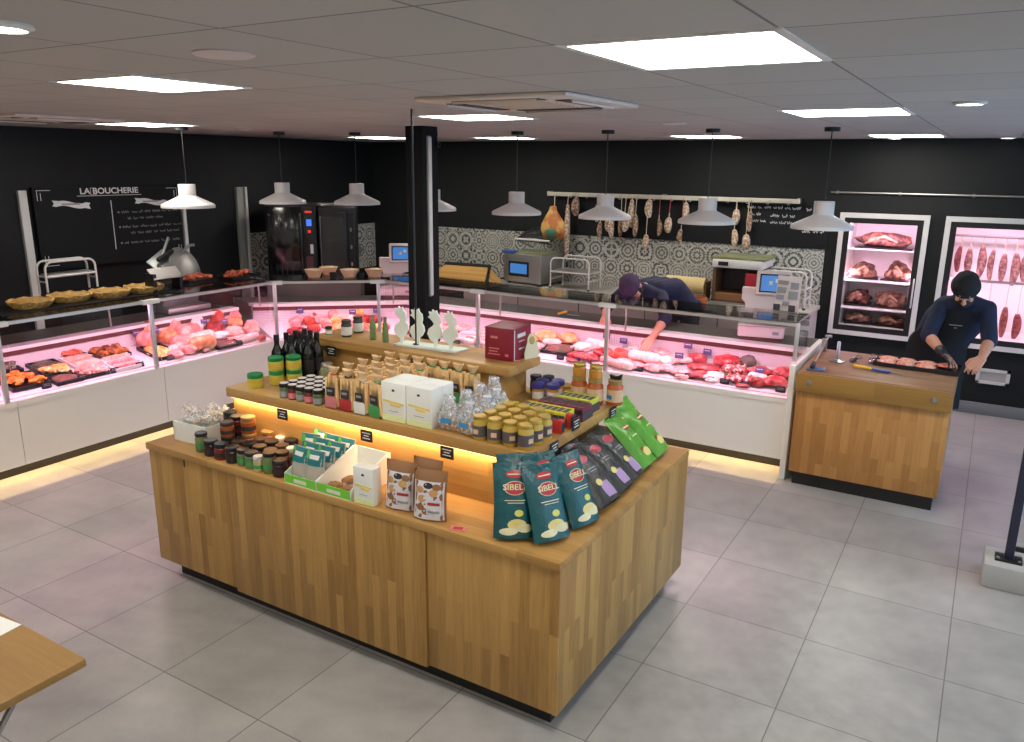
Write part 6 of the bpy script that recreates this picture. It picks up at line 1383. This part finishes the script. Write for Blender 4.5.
def cap(t, L, M, mat, name, r=(.088, .106, .075), off=(0, -.018, .045), tilt=0):
    b = MB(); s_ = MB(); bmesh.ops.create_icosphere(s_.bm, subdivisions=4, radius=1)
    for v in s_.bm.verts:
        n_ = 1 + .05 * noise.noise(v.co * 2.5); v.co = Vector((v.co.x * r[0] * n_, v.co.y * r[1] * n_, (v.co.z if v.co.z > -.25 else -.25 + (v.co.z + .25) * .12) * r[2] * n_))
    b.merge(s_, Matrix.Translation(L(*off)) @ M @ Matrix.Rotation(tilt, 4, 'X')); o = b.build(name, mat, t, 60)
    c = MB(); c.tube([L(off[0] + r[0] * .99 * math.cos(a), off[1] + r[1] * .99 * math.sin(a), off[2] - r[2] * .22) for a in [2 * PI * i / 28 for i in range(28)]], .009, 8, True); c.build('band', mat, o); return o

# the standing butcher at the block
p1 = dict(foot_l=(.06, 3.80, 0), foot_r=(.29, 3.82, 0), knee_l=(.08, 3.73, .48), knee_r=(.30, 3.74, .48), hip=(.25, 3.84, .90), chest=(.345, 3.71, 1.12), neck=(.395, 3.575, 1.30), sh_l=(.252, 3.60, 1.235), sh_r=(.548, 3.60, 1.245),
          el_l=(.198, 3.46, 1.03), el_r=(.590, 3.43, 1.04), wr_l=(.315, 3.245, .955), wr_r=(.560, 3.20, .955), head=(.392, 3.475, 1.38), up=(0.05, -.72, .69), fwd=(.05, -.66, -.75),
          hand_l=((.62, -.55, -.42), (.1, -.35, -.9), (.55, .6, -.2), (.35, .4, .45, .5, .6)), hand_r=((-.38, -.72, -.5), (-.3, .1, -.95), (-.8, .3, -.2), (.75, .95, 1.05, 1.1, 1.1)), jacket='navy', sleeve_l=.12, sleeve_r=.10)
t, Q, L, M = person('person', 'person in a navy jacket, black cap and black apron working at the butcher block', p1)
cap(t, L, M, 'cap_black', 'cap', (.089, .107, .084), (0, -.020, .045))
b = MB(); b.ell(L(0, .048, -.052), (.062, .062, .052), M); b.build('face_mask', 'mask', t); 
b = MB()
for s in (-1, 1): b.tube([L(.058 * s, .06, -.03), L(.08 * s, .0, -.01)], .004, 6)
b.build('mask_strap', 'mask', t)
MB().ell(L(0, -.05, -.01), (.074, .055, .07), M).build('hair', 'hair', t)
# apron: a shell laid over the front of the jacket
def apron(t, Q, width=.15):
    b = MB(); rows = []
    up0 = Q['neck'].lerp(Q['chest'], .42); n = 10
    ax = (Q['sh_r'] - Q['sh_l']).normalized()
    path = [(up0 + Vector((0, -.125, -.0)), .115), (Q['chest'] + Vector((0, -.168, .0)), .155), (Q['chest'].lerp(Q['hip'], .55) + Vector((0, -.168, 0)), .205), (Q['hip'] + Vector((0, -.165, 0)), .21), (Vector((Q['hip'].x, Q['hip'].y - .17, .62)), .21), (Vector((Q['hip'].x, Q['hip'].y - .175, .42)), .215)]
    for c, w_ in path:
        for off in (0,): rows.append([c + ax * (w_ * u) + Vector((0, .085 * abs(u) ** 2.4, 0)) for u in [-1 + 2 * i / n for i in range(n + 1)]])
    for th in (0, .006):
        vs = [[b.bm.verts.new(p + Vector((0, th, 0))) for p in r_] for r_ in rows]
        for a, c in zip(vs, vs[1:]):
            for i in range(n): b.bm.faces.new((a[i], a[i + 1], c[i + 1], c[i]))
    o = b.build('apron', 'apron_black', t, 60)
    MB().tube([rows[0][0], Q['neck'] + Vector((-.06, -.03, .0)), Q['neck'] + Vector((0, .05, .02)), Q['neck'] + Vector((.06, -.03, .0)), rows[0][-1]], .008, 6).build('neck_strap', 'apron_black', t)
    return rows
rows = apron(t, Q)
p = rows[1][5]; dv = (rows[1][5] - rows[2][5]).normalized()
b = MB(); b.obox(p + Vector((.02, -.005, -.01)), (.085, .003, .007), (math.atan2(-dv.y, dv.z), 0, 0)); b.obox(p + Vector((.02, -.007, -.03)), (.02, .003, .006), (math.atan2(-dv.y, dv.z), 0, 0)); b.build('apron_lettering', 'label_grey', t)
MB().obox(Q['sh_l'] + Vector((-.03, -.062, -.06)), (.022, .008, .016), (0, 0, -.4), .002).build('sleeve_badge', 'label_white', t)
# black glove over his hand
b = MB(); hand(b, Q['wr_l'], *p1['hand_l'], 1.14); b.capsule(Q['wr_l'].lerp(Q['el_l'], .16), Q['wr_l'], .036, .033); remesh(b, 'black_glove', 'glove', t, .0045, 2)

# the bending butcher behind the meat case
p2 = dict(foot_l=(-2.12, 4.02, 0), foot_r=(-1.82, 4.06, 0), knee_l=(-2.10, 3.98, .48), knee_r=(-1.80, 4.0, .48), hip=(-1.92, 4.10, .93), chest=(-2.0, 3.83, 1.13), neck=(-2.12, 3.58, 1.16), sh_l=(-2.31, 3.60, 1.10), sh_r=(-1.93, 3.58, 1.10),
          el_l=(-2.395, 3.45, .985), el_r=(-1.80, 3.36, .96), wr_l=(-2.345, 3.315, .925), wr_r=(-1.825, 3.125, .825), head=(-2.165, 3.46, 1.17), up=(-.30, -.72, .42), fwd=(.42, -.30, -.86),
          hand_l=((.1, -.7, -.62), (.1, .55, -.8), (.95, -.1, 0), (.5, .6, .6, .7, .7)), hand_r=((-.22, -.72, -.66), (-.3, .3, -.9), (-.9, .3, .1), (.4, .5, .55, .6, .6)), jacket='navy_purple', sleeve_l=.25, sleeve_r=.22)
t, Q, L, M = person('person', 'person in a dark navy jacket and plum cap bending over the meat case', p2)
cap(t, L, M, 'cap_plum', 'cap', (.094, .112, .092), (0, -.016, .04))
b = MB(); b.ell(L(0, .03, -.075), (.056, .056, .04), M); b.ell(L(.055, .01, -.045), (.016, .035, .045), M); b.ell(L(-.055, .01, -.045), (.016, .035, .045), M); b.build('beard', 'beard', t)
MB().ell(L(0, -.05, -.012), (.074, .055, .07), M).build('hair', 'hair', t)

# ------------------------------------------------------------------ light and look
w = bpy.data.worlds.new('world'); SC.world = w; w.use_nodes = True
bg = w.node_tree.nodes['Background']; bg.inputs[0].default_value = (.40, .66, 1, 1); bg.inputs[1].default_value = 2.6
pl = area('window_portal', (XR + .12, (W0 + W1) / 2, (WZ0 + WZ1) / 2), W1 - W0, 1, (1, 1, 1), (PI / 2, 0, PI / 2), WZ1 - WZ0)
pl.data.cycles.is_portal = True
vs = SC.view_settings; vs.view_transform = 'Standard'; vs.look = 'None'; vs.gamma = 1; vs.use_curve_mapping = False; vs.exposure = .5
cy = SC.cycles; cy.use_denoising = True; cy.max_bounces = 8; cy.diffuse_bounces = 5; cy.glossy_bounces = 4; cy.transparent_max_bounces = 16; cy.caustics_reflective = False; cy.caustics_refractive = False; cy.sample_clamp_indirect = 6
